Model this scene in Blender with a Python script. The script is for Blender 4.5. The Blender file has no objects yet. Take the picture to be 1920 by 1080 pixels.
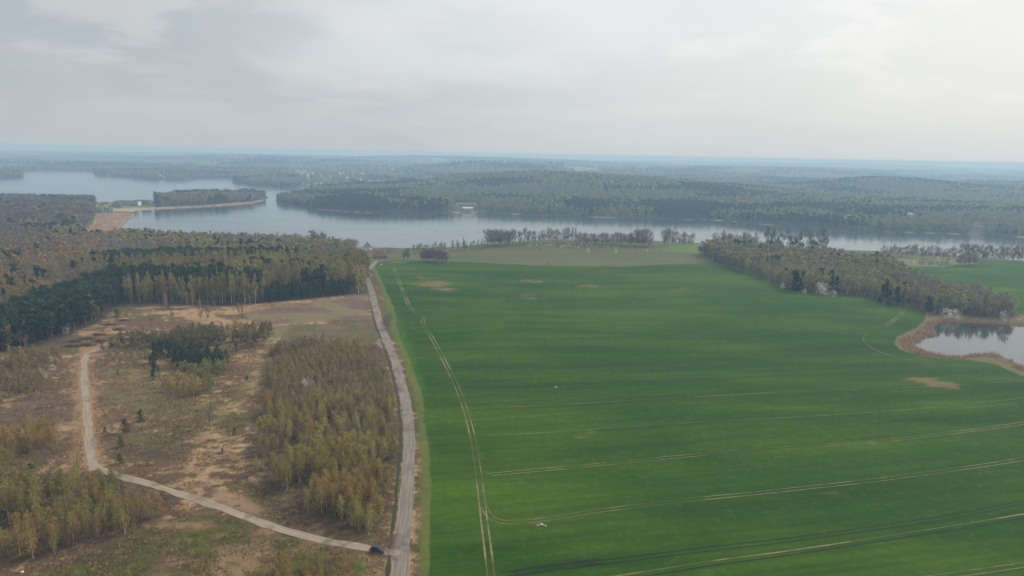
import bpy, math, random
import numpy as np
from mathutils import Matrix, Vector
R = math.radians
C = bpy.context.scene.collection
sc = bpy.context.scene
rng = np.random.default_rng(7)
random.seed(7)

# ------------------------------------------------------------------ camera
H = 110.0
FPX = 1297.0
PITCH = math.atan(252 / FPX)
ROLL = R(1.07)
F = np.array([0, math.cos(PITCH), -math.sin(PITCH)])
R0 = np.array([1.0, 0, 0]); U0 = np.array([0, math.sin(PITCH), math.cos(PITCH)])
RR = math.cos(ROLL) * R0 + math.sin(ROLL) * U0
UU = -math.sin(ROLL) * R0 + math.cos(ROLL) * U0
cd = bpy.data.cameras.new('camera'); cam = bpy.data.objects.new('camera', cd); C.objects.link(cam)
cd.sensor_width = 36; cd.lens = 36 * FPX / 1920; cd.clip_start = 1; cd.clip_end = 120000
cam.matrix_world = Matrix(((RR[0], UU[0], -F[0], 0), (RR[1], UU[1], -F[1], 0), (RR[2], UU[2], -F[2], H), (0, 0, 0, 1)))
sc.camera = cam

# ------------------------------------------------------------------ sky and sun
SUN_AZ, SUN_EL = R(52), R(40)       # azimuth clockwise from the view direction (+Y)
w = bpy.data.worlds.new('World'); sc.world = w; w.use_nodes = True
nt = w.node_tree; N = nt.nodes; L = nt.links
for n in list(N): N.remove(n)
def nd(t, **k):
    n = N.new(t)
    for a, b in k.items(): setattr(n, a, b)
    return n
def mth(op, a, b=None, c=None, clamp=False):
    n = N.new('ShaderNodeMath'); n.operation = op; n.use_clamp = clamp
    for i, v in enumerate((a, b, c)):
        if v is None: continue
        if hasattr(v, 'links'): L.new(v, n.inputs[i])
        else: n.inputs[i].default_value = v
    return n.outputs[0]
def mixc(f, a, b, blend='MIX'):
    n = N.new('ShaderNodeMix'); n.data_type = 'RGBA'; n.blend_type = blend
    for i, v in ((0, f), (6, a), (7, b)):
        if hasattr(v, 'links'): L.new(v, n.inputs[i])
        else: n.inputs[i].default_value = v if i == 0 else (*v, 1)
    return n.outputs[2]
def ramp(v, lo, hi):
    n = N.new('ShaderNodeMapRange'); n.interpolation_type = 'SMOOTHSTEP'
    L.new(v, n.inputs[0]); n.inputs[1].default_value = lo; n.inputs[2].default_value = hi
    return n.outputs[0]
def noise(vec, scale, detail=4, rough=.55, dist=0.0):
    n = N.new('ShaderNodeTexNoise'); n.inputs['Scale'].default_value = scale; n.inputs['Detail'].default_value = detail
    n.inputs['Roughness'].default_value = rough; n.inputs['Distortion'].default_value = dist
    L.new(vec, n.inputs['Vector']); return n.outputs['Fac']
def vmul(vec, s):
    n = N.new('ShaderNodeVectorMath'); n.operation = 'MULTIPLY'; L.new(vec, n.inputs[0]); n.inputs[1].default_value = s
    return n.outputs[0]
sky = nd('ShaderNodeTexSky', sky_type='NISHITA', sun_disc=False)
sky.sun_elevation = SUN_EL; sky.sun_rotation = SUN_AZ; sky.air_density = 1.3; sky.dust_density = 4.0
sky_s = N.new('ShaderNodeVectorMath'); sky_s.operation = 'SCALE'; sky_s.inputs[3].default_value = 1.0
L.new(sky.outputs[0], sky_s.inputs[0])
tc = nd('ShaderNodeTexCoord'); sep = nd('ShaderNodeSeparateXYZ'); L.new(tc.outputs['Generated'], sep.inputs[0])
zz = mth('ADD', mth('MAXIMUM', sep.outputs[2], 0.0), 0.22)
cmb = nd('ShaderNodeCombineXYZ'); L.new(mth('DIVIDE', sep.outputs[0], zz), cmb.inputs[0]); L.new(mth('DIVIDE', sep.outputs[1], zz), cmb.inputs[1])
cp = cmb.outputs[0]
sunv = N.new('ShaderNodeVectorMath'); sunv.operation = 'DOT_PRODUCT'; L.new(tc.outputs['Generated'], sunv.inputs[0])
sunv.inputs[1].default_value = (math.sin(SUN_AZ) * math.cos(SUN_EL), math.cos(SUN_AZ) * math.cos(SUN_EL), math.sin(SUN_EL))
glow = ramp(sunv.outputs['Value'], 0.12, 0.92)
n1 = noise(vmul(cp, (.9, 1.1, 1)), 0.62, 6, .50, .35)
n2 = noise(vmul(cp, (1.0, 1.2, 1)), 1.35, 6, .55, .3)
SK = 10.0                            # clouds are given as seen radiance; the background strength below is 1/SK
dark = mixc(glow, (.48 * SK, .535 * SK, .585 * SK), (.86 * SK, .88 * SK, .88 * SK))
lite = mixc(glow, (.66 * SK, .695 * SK, .72 * SK), (.93 * SK, .95 * SK, .96 * SK))
cl = mixc(ramp(n1, .42, .60), dark, lite)
cl = mixc(mth('MULTIPLY', ramp(n2, .49, .60), .55), cl, mixc(glow, (.71 * SK, .70 * SK, .70 * SK), (.97 * SK, .98 * SK, .985 * SK)))
hz = ramp(sep.outputs[2], 0.16, 0.0)
cl = mixc(mth('MULTIPLY', hz, .80), cl, mixc(glow, (.54 * SK, .595 * SK, .63 * SK), (.72 * SK, .765 * SK, .78 * SK)))
zen = N.new('ShaderNodeVectorMath'); zen.operation = 'SCALE'; L.new(cl, zen.inputs[0])     # an overcast sky is brightest overhead
L.new(mth('ADD', 1.0, mth('MULTIPLY', ramp(sep.outputs[2], .30,   .85), .35)), zen.inputs[3]); cl = zen.outputs[0]
full = mixc(.88, sky_s.outputs[0], cl)
bg = nd('ShaderNodeBackground'); bg.inputs[1].default_value = 1.0 / SK; L.new(full, bg.inputs[0])
wo = nd('ShaderNodeOutputWorld'); L.new(bg.outputs[0], wo.inputs[0])

sl = bpy.data.lights.new('sun', 'SUN'); so = bpy.data.objects.new('sun', sl); C.objects.link(so)
sl.energy = 2.9; sl.angle = R(2.0); sl.color = (1.0, .93, .84)
so.rotation_euler = (math.pi / 2 - SUN_EL, 0, math.pi - SUN_AZ)
so.location = (300, 300, 500)
sc.view_settings.view_transform = 'Standard'; sc.view_settings.look = 'None'; sc.view_settings.exposure = 0; sc.view_settings.gamma = 1
sc.cycles.max_bounces = 4; sc.cycles.diffuse_bounces = 2; sc.cycles.glossy_bounces = 2; sc.cycles.transmission_bounces = 2
sc.cycles.volume_bounces = 2; sc.cycles.use_denoising = True
sc.cycles.sample_clamp_indirect = 4

# ------------------------------------------------------------------ maths helpers
def rays(px, py):
    px = np.asarray(px, float); py = np.asarray(py, float)
    d = F[None] + ((px - 960) / FPX)[:, None] * RR + ((540 - py) / FPX)[:, None] * UU
    return d
def project(x, y, z):
    v = np.stack([x, y, np.asarray(z) - H], -1)
    zc = v @ F
    zc = np.where(zc < 1, 1, zc)
    return 960 + FPX * (v @ RR) / zc, 540 - FPX * (v @ UU) / zc, v @ F
def on_plane(pts, z):
    p = np.array(pts, float); d = rays(p[:, 0], p[:, 1]); t = (z - H) / np.minimum(d[:, 2], -1e-3)
    return np.stack([d[:, 0] * t, d[:, 1] * t], -1)
def _h(ix, iy, s):
    n = (ix.astype(np.int64) * 374761393 + iy.astype(np.int64) * 668265263 + s * 974634777) & 0xFFFFFFFF
    n = ((n ^ (n >> 13)) * 1274126177) & 0xFFFFFFFF
    return ((n ^ (n >> 16)) & 0xFFFFFF) / float(0xFFFFFF)
def vnoise(x, y, s=0):
    ix = np.floor(x); iy = np.floor(y); fx = x - ix; fy = y - iy
    ix = ix.astype(np.int64); iy = iy.astype(np.int64)
    fx = fx * fx * (3 - 2 * fx); fy = fy * fy * (3 - 2 * fy)
    a = _h(ix, iy, s); b = _h(ix + 1, iy, s); c = _h(ix, iy + 1, s); d = _h(ix + 1, iy + 1, s)
    return (a + (b - a) * fx) * (1 - fy) + (c + (d - c) * fx) * fy
def fbm(x, y, s=0, o=4, g=.5):
    t = 0; a = 1; n = 0
    for i in range(o):
        t = t + a * vnoise(x * 2 ** i + 17.3 * i, y * 2 ** i - 9.1 * i, s + i); n += a; a *= g
    return t / n
def sstep(x, a, b):
    t = np.clip((x - a) / (b - a), 0, 1); return t * t * (3 - 2 * t)
def sdist(x, y, poly):
    """signed distance, positive inside"""
    x = np.asarray(x, float); y = np.asarray(y, float)
    best = np.full(x.shape, 1e18); ins = np.zeros(x.shape, bool)
    for i in range(len(poly)):
        ax, ay = poly[i]; bx, by = poly[(i + 1) % len(poly)]
        dx, dy = bx - ax, by - ay; l2 = dx * dx + dy * dy + 1e-9
        t = np.clip(((x - ax) * dx + (y - ay) * dy) / l2, 0, 1)
        best = np.minimum(best, (x - ax - t * dx) ** 2 + (y - ay - t * dy) ** 2)
        if ay != by:
            ins ^= ((ay > y) != (by > y)) & (x < (bx - ax) * (y - ay) / (by - ay) + ax)
    d = np.sqrt(best)
    return np.where(ins, d, -d)
def inside(x, y, poly):
    ins = np.zeros(np.shape(x), bool)
    for i in range(len(poly)):
        ax, ay = poly[i]; bx, by = poly[(i + 1) % len(poly)]
        if ay != by: ins ^= ((ay > y) != (by > y)) & (x < (bx - ax) * (y - ay) / (by - ay) + ax)
    return ins
def smooth_line(p, it=2):
    p = np.array(p, float)
    for _ in range(it):
        q = [p[0]]
        for a, b in zip(p[:-1], p[1:]): q += [a * .75 + b * .25, a * .25 + b * .75]
        q.append(p[-1]); p = np.array(q)
    return p

# ------------------------------------------------------------------ terrain
LAKE = -18.0; POND = -2.4
LAKE_PX = [(-420, 352), (-100, 344), (0, 334), (44, 331), (47, 321), (83, 319), (130, 319), (173, 320.5), (177, 328), (233, 331.5), (287, 337), (350, 336.5),
           (367, 333), (433, 332.5), (437, 341), (473, 347), (520, 350.5), (603, 354.5), (592, 360), (575, 366), (535, 372), (516, 376.5), (530, 381),
           (556, 383.5), (575, 390), (600, 393), (640, 397), (700, 400), (800, 400.5), (887, 399), (960, 402), (1040, 405), (1120, 408), (1200, 411), (1280, 413),
           (1330, 413), (1372, 416), (1420, 421), (1500, 425), (1560, 430), (1640, 435), (1740, 438), (1850, 442), (1920, 446), (2060, 452), (2400, 470),
           (2400, 512), (1920, 492), (1850, 486), (1760, 480), (1690, 474), (1560, 470), (1420, 465), (1340, 460), (1300, 457.5), (1200, 452), (1100, 451),
           (1000, 452), (930, 456), (880, 461), (830, 466), (760, 467), (650, 465), (500, 462), (380, 458), (300, 454), (240, 447), (222, 438), (223, 428),
           (238, 412), (253, 403), (247, 397), (270, 394.5), (310, 392), (360, 389.5), (420, 386), (470, 382), (492, 377), (501, 371), (497, 366), (470, 364.5), (400, 366),
           (330, 370), (290, 377), (240, 379), (200, 379.5), (150, 379), (60, 377), (-100, 378), (-420, 388)]
LAKE_W = on_plane(LAKE_PX, LAKE)
POND_PX = [(1752, 606), (1778, 603), (1804, 604), (1850, 606), (1907, 610), (1960, 613), (2030, 640), (2010, 690), (1950, 694), (1917, 688), (1890, 674), (1862, 664),
           (1830, 665), (1804, 670), (1768, 668), (1733, 660), (1708, 648), (1729, 635), (1750, 627), (1747, 614)]
POND_W = on_plane(POND_PX, POND)
HILLS = [  # x, y, sx, sy, height
    (150, 2350, 430, 400, 50), (520, 2150, 300, 300, 18), (-330, 2300, 330, 280, 6), (1420, 2700, 330, 260, 40), (1150, 2100, 300, 250, -4), (1900, 2400, 260, 260, 20),
    (-150, 4300, 700, 330, 52), (600, 4500, 900, 330, 34), (-1500, 5200, 900, 420, 48), (-2400, 6500, 900, 500, 50), (1700, 5200, 1100, 420, 46), (-700, 7400, 1500, 500, 56), (2300, 3300, 500, 300, 12),
    (-560, 1250, 260, 300, 14), (40, 860, 150, 55, 7), (-120, 800, 90, 80, -3), (300, 640, 130, 60, 2.5), (-20, 420, 90, 60, 2.0), (160, 380, 150, 35, -1.6),
    (250, 300, 140, 40, 1.6), (-190, 560, 120, 90, 2), (2600, 6500, 1600, 700, 26), (300, 8200, 2600, 900, 30), (-3500, 9500, 2600, 900, 36), (4500, 12000, 3000, 1500, 34)]
def height(x, y):
    x = np.asarray(x, float); y = np.asarray(y, float)
    D = np.hypot(x, y)
    far = sstep(D, 1100, 2600)
    Lh = (fbm(x / 95, y / 70, 3, 3) - .5) * 3.2 * (1 - .4 * sstep(x - 20 + (y - 165) * -.02, -20, 40)) * sstep(D, 100, 260)
    Lh = Lh + far * ((fbm(x / 900, y / 700, 11, 4) - .5) * 36 - 13)
    Lh = Lh + sstep(D, 5000, 14000) * (fbm(x / 5200, y / 2200, 19, 3) - .5) * 80
    for hx, hy, sx, sy, hh in HILLS:
        Lh = Lh + hh * np.exp(-((x - hx) / sx) ** 2 - ((y - hy) / sy) ** 2)
    dl = -sdist(x, y, LAKE_W)
    wd = np.where(D > 1250, 150.0, 95.0)
    land = LAKE + .5 + np.maximum(Lh - LAKE, 6) * (1 - np.exp(-np.maximum(dl, 0) / wd))
    z = np.where(dl > 0, land, LAKE + .5 + np.maximum(dl * .12, -5))
    dp = -sdist(x, y, POND_W)
    k = sstep(dp, 0, 55)
    z = np.where(dp > 0, (POND + .15) * (1 - k) + z * k, POND + .15 + np.maximum(dp * .15, -2))
    return z
def cast(pts):
    """image points of the survey -> ground positions (x, y) on the terrain"""
    p = np.array(pts, float); d = rays(p[:, 0], p[:, 1]); d = d / np.hypot(d[:, 0], d[:, 1])[:, None]
    n = len(p); out = np.zeros((n, 2))
    ts = np.concatenate([np.arange(100, 1600, 8.0), np.arange(1600, 4000, 20.0), np.geomspace(4000, 30000, 160)])
    X = d[:, 0:1] * ts; Y = d[:, 1:2] * ts; Z = H + d[:, 2:3] * ts
    hh = height(X.ravel(), Y.ravel()).reshape(X.shape)
    below = Z < hh
    for i in range(n):
        j = int(np.argmax(below[i])) if below[i].any() else len(ts) - 1
        if j > 0:
            a0 = Z[i, j - 1] - hh[i, j - 1]; a1 = Z[i, j] - hh[i, j]; f = a0 / (a0 - a1 + 1e-9)
            t = ts[j - 1] + (ts[j] - ts[j - 1]) * min(max(f, 0), 1)
        else: t = ts[0]
        out[i] = d[i, :2] * t
    return out

# ------------------------------------------------------------------ material helpers
def newmat(name):
    global N, L
    m = bpy.data.materials.new(name); m.use_nodes = True; N = m.node_tree.nodes; L = m.node_tree.links
    for n in list(N): N.remove(n)
    return m
def finish(shader):
    o = N.new('ShaderNodeOutputMaterial'); L.new(shader, o.inputs[0])
def principled(col, rough=.8, spec=.25, metal=0.0, bump=None, bstr=.3, bdist=.3):
    p = N.new('ShaderNodeBsdfPrincipled')
    if hasattr(col, 'links'): L.new(col, p.inputs['Base Color'])
    else: p.inputs['Base Color'].default_value = (*col, 1)
    if hasattr(rough, 'links'): L.new(rough, p.inputs['Roughness'])
    else: p.inputs['Roughness'].default_value = rough
    p.inputs['Specular IOR Level'].default_value = spec; p.inputs['Metallic'].default_value = metal
    if bump is not None:
        b = N.new('ShaderNodeBump'); b.inputs['Strength'].default_value = bstr; b.inputs['Distance'].default_value = bdist
        L.new(bump, b.inputs['Height']); L.new(b.outputs[0], p.inputs['Normal'])
    return p.outputs[0]
def pos(): return N.new('ShaderNodeNewGeometry').outputs['Position']
def simple(name, col, rough=.8, var=.25, scale=1.5, spec=.25, metal=0.0):
    m = newmat(name)
    n = noise(pos(), scale, 4)
    a = tuple(c * (1 - var) for c in col); b = tuple(min(1, c * (1 + var)) for c in col)
    finish(principled(mixc(n, a, b), rough, spec, metal)); return m

# ground
M_ground = newmat('ground')
P = pos()
at = nd('ShaderNodeAttribute', attribute_name='gcol'); at2 = nd('ShaderNodeAttribute', attribute_name='grough')
g1 = noise(P, .35, 5, .65); g2 = noise(P, 2.2, 4, .7); g3 = noise(vmul(P, (1, 1, 1)), .09, 5, .6)
v = mth('ADD', mth('MULTIPLY', mth('SUBTRACT', g1, .5), 1.5), mth('MULTIPLY', mth('SUBTRACT', g2, .5), 1.5))
v = mth('ADD', v, mth('MULTIPLY', mth('SUBTRACT', g3, .5), .8))
fac = mth('ADD', 1.0, mth('MULTIPLY', v, at2.outputs['Fac']))
fac = mth('MAXIMUM', fac, .25)
vm = N.new('ShaderNodeVectorMath'); vm.operation = 'SCALE'; L.new(at.outputs['Color'], vm.inputs[0]); L.new(fac, vm.inputs[3])
hue = mixc(mth('MULTIPLY', ramp(g1, .5, .75), mth('MULTIPLY', at2.outputs['Fac'], .55)), vm.outputs[0], (.30, .21, .12))
bmp = mth('MULTIPLY', mth('ADD', g1, g2), at2.outputs['Fac'])
finish(principled(hue, .95, .05, bump=bmp, bstr=.9, bdist=1.1))

# foliage: the tint of each leaf clump times the colour of its own tree
def foliage_mat(name, trans=.42, sp=.15):
    m = newmat(name)
    a = nd('ShaderNodeAttribute', attribute_name='tint'); oi = nd('ShaderNodeObjectInfo')
    col = mixc(1.0, a.outputs['Color'], oi.outputs['Color'], 'MULTIPLY')
    p = principled(col, .8, sp)
    t = N.new('ShaderNodeBsdfTranslucent'); L.new(col, t.inputs[0])
    mx = N.new('ShaderNodeMixShader'); mx.inputs[0].default_value = trans
    L.new(p, mx.inputs[1]); L.new(t.outputs[0], mx.inputs[2]); finish(mx.outputs[0]); return m
M_leaf = foliage_mat('foliage'); M_grass = foliage_mat('dry_grass', .6)
M_birch_bark = newmat('birch_bark')
bn = noise(vmul(pos(), (1, 1, 3)), 2.0, 3, .7)
finish(principled(mixc(ramp(bn, .55, .68), (.62, .57, .50), (.12, .10, .08)), .8, .2))
M_bark = simple('bark', (.13, .10, .075), .95, .4, 2.0)
M_pine_bark = simple('pine_bark', (.17, .10, .065), .95, .4, 2.0)

# ------------------------------------------------------------------ object helpers
def tag(o, label, cat, group=None, kind=None):
    if label: o['label'] = label
    if cat: o['category'] = cat
    if group: o['group'] = group
    if kind: o['kind'] = kind
    return o
def empty(name, loc, rz=0, label=None, cat=None, group=None):
    o = bpy.data.objects.new(name, None); C.objects.link(o); o.location = loc; o.rotation_euler.z = rz
    o.empty_display_size = .5
    return tag(o, label, cat, group)
def mesh_np(name, verts, faces, mats=(), mi=None, smooth=False):
    """faces: (n,k) int array"""
    me = bpy.data.meshes.new(name)
    verts = np.asarray(verts, np.float32); faces = np.asarray(faces, np.int32); n, k = faces.shape
    me.vertices.add(len(verts)); me.vertices.foreach_set('co', verts.ravel())
    me.loops.add(n * k); me.loops.foreach_set('vertex_index', faces.ravel())
    me.polygons.add(n); me.polygons.foreach_set('loop_start', np.arange(n, dtype=np.int32) * k)
    for m in mats: me.materials.append(m)
    if mi is not None: me.polygons.foreach_set('material_index', np.asarray(mi, np.int32))
    if smooth: me.polygons.foreach_set('use_smooth', np.ones(n, bool))
    me.update(calc_edges=True); return me
def link(name, me, parent=None, loc=None):
    o = bpy.data.objects.new(name, me); C.objects.link(o)
    if parent: o.parent = parent
    if loc is not None: o.location = loc
    return o
class MB:
    def __init__(s): s.v = []; s.f = []
    def box(s, x0, x1, y0, y1, z0, z1):
        b = len(s.v)
        s.v += [(x0, y0, z0), (x1, y0, z0), (x1, y1, z0), (x0, y1, z0), (x0, y0, z1), (x1, y0, z1), (x1, y1, z1), (x0, y1, z1)]
        s.f += [tuple(b + i for i in q) for q in ((0, 3, 2, 1), (4, 5, 6, 7), (0, 1, 5, 4), (1, 2, 6, 5), (2, 3, 7, 6), (3, 0, 4, 7))]; return s
    def poly(s, pts): b = len(s.v); s.v += pts; s.f.append(tuple(range(b, b + len(pts)))); return s
    def prism(s, prof, y0, y1):   # profile in x,z extruded along y
        b = len(s.v); n = len(prof)
        s.v += [(x, y0, z) for x, z in prof] + [(x, y1, z) for x, z in prof]
        s.f += [tuple(b + i for i in range(n)), tuple(b + n + i for i in reversed(range(n)))]
        s.f += [(b + i, b + n + i, b + n + (i + 1) % n, b + (i + 1) % n) for i in range(n)]; return s
    def cyl(s, x, y, z0, z1, r0, r1=None, n=8):
        r1 = r0 if r1 is None else r1; b = len(s.v)
        for z, r in ((z0, r0), (z1, r1)):
            s.v += [(x + r * math.cos(2 * math.pi * i / n), y + r * math.sin(2 * math.pi * i / n), z) for i in range(n)]
        s.f += [tuple(b + i for i in reversed(range(n))), tuple(b + n + i for i in range(n))]
        s.f += [(b + i, b + (i + 1) % n, b + n + (i + 1) % n, b + n + i) for i in range(n)]; return s
    def wheel(s, x, y, z, r, wd, n=14):   # axis along y
        b = len(s.v)
        for yy in (y - wd / 2, y + wd / 2):
            s.v += [(x + r * math.cos(2 * math.pi * i / n), yy, z + r * math.sin(2 * math.pi * i / n)) for i in range(n)]
        s.f += [tuple(b + i for i in range(n)), tuple(b + n + i for i in reversed(range(n)))]
        s.f += [(b + i, b + n + i, b + n + (i + 1) % n, b + (i + 1) % n) for i in range(n)]; return s
    def build(s, name, mat, parent=None, bevel=0, smooth=False):
        me = bpy.data.meshes.new(name); me.from_pydata(s.v, [], s.f); me.materials.append(mat); me.update()
        o = link(name, me, parent)
        if bevel:
            b = o.modifiers.new('bevel', 'BEVEL'); b.width = bevel; b.segments = 2
        if smooth:
            for p in me.polygons: p.use_smooth = True
        return o
def strip(name, line_px, width, mat, lift=.06, offs=0.0, step=3.0, kind='structure', world=False, jitter=0.0, drape=True):
    c = np.array(line_px) if world else cast(line_px)
    c = smooth_line(c, 3)
    seg = np.hypot(*np.diff(c, axis=0).T); s = np.concatenate([[0], np.cumsum(seg)])
    q = np.arange(0, s[-1], step); x = np.interp(q, s, c[:, 0]); y = np.interp(q, s, c[:, 1])
    tx = np.gradient(x); ty = np.gradient(y); l = np.hypot(tx, ty) + 1e-9; nx, ny = -ty / l, tx / l
    nw = 5 if width > 1.5 else 2
    cols = []
    for k in range(nw):
        o = (k / (nw - 1) - .5) * width + offs
        jj = (fbm(q / 6, q * 0 + k * 7.7, 31, 2) - .5) * jitter if k in (0, nw - 1) else 0
        X = x + nx * (o + jj); Y = y + ny * (o + jj)
        cols.append(np.stack([X, Y, height(X, Y) + lift], -1))
    V = np.concatenate(cols); n = len(q); fs = []
    i = np.arange(n - 1)
    for k in range(nw - 1): fs.append(np.stack([k * n + i, (k + 1) * n + i, (k + 1) * n + i + 1, k * n + i + 1], -1))
    me = mesh_np(name, V, np.concatenate(fs)[:, ::-1], [mat])
    at = me.attributes.new('across', 'FLOAT', 'POINT')
    at.data.foreach_set('value', np.repeat(np.linspace(0, 1, nw), n).astype(np.float32))
    al = me.attributes.new('along', 'FLOAT', 'POINT'); al.data.foreach_set('value', np.tile(q, nw).astype(np.float32))
    o = link(name, me); tag(o, None, None, None, kind); return o

# ------------------------------------------------------------------ land cover regions (surveyed outlines)
REG = {}
def reg(name, pts): REG[name] = cast(pts)
reg('field', [(804, 1110), (808, 900), (803, 820), (790, 730), (768, 670), (750, 630), (744, 605), (738, 575), (722, 540), (708, 510), (700, 494), (740, 487.5), (790, 489),
              (845, 491), (920, 494), (1000, 498), (1100, 500), (1170, 500), (1250, 496), (1330, 494), (1387, 507), (1439, 526), (1487, 545), (1568, 552), (1639, 560), (1690, 570),
              (1736, 585), (1735, 600), (1718, 614), (1695, 625), (1681, 633), (1676, 643), (1688, 655), (1707, 662), (1752, 671), (1817, 674), (1870, 684), (1920, 706), (2300, 860),
              (2700, 1400), (1000, 1700), (800, 1700)])
reg('verge', [(780, 1110), (788, 900), (782, 790), (768, 720), (745, 655), (728, 610), (722, 570), (712, 540), (700, 510), (706, 505), (760, 600), (800, 700), (822, 820), (812, 1110), (800, 1700), (770, 1700)])
reg('meadow', [(696, 493), (740, 487), (845, 490), (1000, 497), (1170, 499), (1250, 495), (1330, 493), (1318, 474), (1300, 459), (1150, 456), (950, 455), (860, 466), (760, 468), (700, 470)])
reg('brightmeadow', [(1240, 470), (1318, 474), (1330, 462), (1300, 458), (1255, 462)])
reg('rightfield', [(1690, 500), (1730, 540), (1800, 565), (1905, 585), (2100, 640), (2300, 600), (2100, 498), (1920, 492), (1840, 490), (1690, 492)])
reg('islandgrass', [(1672, 492), (1700, 481), (1760, 483), (1830, 486), (1835, 494), (1760, 500), (1700, 499)])
reg('heath', [(430, 588), (600, 565), (685, 549), (697, 600), (640, 603), (520, 610), (470, 600)])
reg('strawband', [(240, 574), (420, 575), (560, 570), (610, 562), (540, 580), (430, 596), (500, 606), (420, 612), (300, 592)])
reg('greenmeadow', [(515, 614), (600, 606), (700, 603), (716, 628), (712, 642), (600, 640), (530, 645)])
reg('track', [(512, 612), (540, 614), (530, 650), (500, 690), (480, 740), (430, 780), (400, 790), (440, 740), (470, 690), (495, 640)])
reg('sandclear', [(385, 925), (420, 915), (455, 925), (490, 948), (500, 965), (440, 955), (395, 942)])
reg('moss', [(170, 1060), (260, 1000), (340, 960), (430, 975), (560, 1020), (640, 1040), (700, 1120), (640, 1300), (0, 1300), (60, 1080)])
reg('leftverge', [(132, 880), (190, 872), (186, 760), (178, 680), (200, 660), (290, 630), (280, 618), (200, 640), (150, 655), (134, 690), (140, 780)])
reg('leftheath', [(0, 800), (70, 795), (140, 790), (138, 740), (100, 735), (0, 765)])
reg('grassroom', [(170, 690), (290, 685), (300, 740), (430, 760), (380, 790), (250, 770), (180, 760)])
reg('reedbay', [(150, 447), (232, 447), (224, 430), (240, 412), (255, 402), (240, 399), (180, 400), (176, 420)])
reg('beach', [(200, 396), (290, 392), (300, 388), (240, 390), (200, 392)])
reg('resort', [(165, 396), (290, 391), (290, 379), (165, 380)])
reg('reedtip', [(290, 393), (360, 391), (420, 387), (492, 381), (500, 374), (470, 378), (400, 384), (300, 388)])
reg('forestleft', [(-400, 720), (0, 662), (60, 652), (120, 632), (150, 620), (190, 602), (226, 571), (320, 571), (400, 573), (500, 569), (600, 559), (690, 549), (684, 505), (692, 480), (640, 468),
                   (450, 463), (300, 457), (235, 450), (150, 452), (0, 462), (-400, 480)])
reg('headland', [(-400, 470), (0, 458), (60, 454), (148, 447), (172, 405), (178, 385), (170, 376), (0, 374), (-400, 384)])
reg('rightwood', [(1310, 476), (1340, 492), (1387, 508), (1439, 527), (1487, 545), (1568, 552), (1639, 560), (1707, 573), (1752, 589), (1804, 592), (1905, 598), (1908, 588), (1850, 568), (1770, 552),
                  (1730, 540), (1690, 520), (1660, 502), (1560, 490), (1440, 478), (1340, 470)])
reg('pondreed', [(1736, 603), (1752, 598), (1800, 598), (1920, 606), (1990, 612), (2060, 650), (2010, 705), (1920, 702), (1885, 685), (1850, 672), (1790, 674), (1740, 670), (1700, 660), (1676, 642), (1700, 628), (1725, 615)])
reg('pondgrass', [(1715, 580), (1752, 589), (1910, 598), (2000, 600), (2100, 660), (2010, 715), (1920, 710), (1850, 680), (1740, 675), (1690, 662), (1668, 640), (1700, 620), (1735, 598)])
reg('redroad', [(560, 1010), (700, 1000), (735, 960), (740, 1110), (700, 1110)])
reg('sandyroad', [(30, 460), (70, 459), (150, 455), (210, 447), (215, 450), (150, 459), (80, 463), (30, 464)])
reg('village', [(520, 330), (560, 350), (640, 350), (780, 345), (800, 330), (760, 322), (560, 318)])
FARF = [cast(p) for p in (
    [(680, 342), (745, 339), (762, 343), (740, 348), (690, 347)], [(765, 340), (830, 335), (815, 343), (780, 346)], [(555, 326), (595, 325), (590, 330), (560, 330)],
    [(1545, 408), (1600, 402), (1640, 408), (1612, 414), (1560, 415)], [(1700, 396), (1790, 392), (1780, 397), (1720, 401)], [(170, 304), (230, 303), (215, 308)], [(1280, 360), (1330, 366), (1300, 362)])]
BARE = [  # bare patches in the crop: px, py, half width, half height, strength
    (790, 521, 18, 4, .7), (815, 532, 34, 8, 1), (835, 543, 24, 6, .8), (995, 528, 34, 4, .8), (1110, 537, 30, 3.5, .8), (990, 555, 30, 7, .6), (800, 582, 24, 3, .6), (1720, 717, 14, 3, .9),
    (1750, 717, 40, 7, 1.3), (1765, 722, 30, 4, 1.2), (1285, 545, 34, 4, .5), (1190, 564, 26, 3, .4), (750, 492, 22, 2, .8), (1085, 820, 40, 2, .5), (1125, 822, 20, 2, .6), (1640, 832, 14, 3, .5), (860, 524, 26, 3, .4), (1012, 984, 13, 5, .8),
    (1042, 727, 5, 2, .7), (925, 528, 20, 3, .3), (770, 505, 20, 3, .4), (1560, 620, 20, 3, .2), (1095, 808, 18, 3, .5)]

# ------------------------------------------------------------------ ground sheet
az = np.concatenate([np.linspace(-180, -43, 60)[:-1], np.linspace(-43, 43, 940), np.linspace(43, 180, 60)[1:]])
inv = np.linspace(1 / 118.0, 1 / 1250.0, 690); r1 = 1 / inv
r2 = np.arange(1262, 3000, 14.0); r3 = np.geomspace(3020, 60000, 170)
rad = np.concatenate([[2, 15, 35, 60, 85, 105], r1, r2, r3])
A, RD = np.meshgrid(np.radians(az), rad)
GX = (RD * np.sin(A)).ravel(); GY = (RD * np.cos(A)).ravel(); GZ = height(GX, GY)
nA, nR = len(az), len(rad)
D = np.hypot(GX, GY)
def noisy(name, w=3.0, amp=3.0, sc_=12.0, seed=0):
    d = sdist(GX, GY, REG[name]) if isinstance(name, str) else sdist(GX, GY, name)
    d = d + (fbm(GX / sc_, GY / sc_, 40 + seed, 3) - .5) * 2 * amp
    return sstep(d, -w, w)[:, None]
def c3(*c): return np.array(c)[None]
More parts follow.
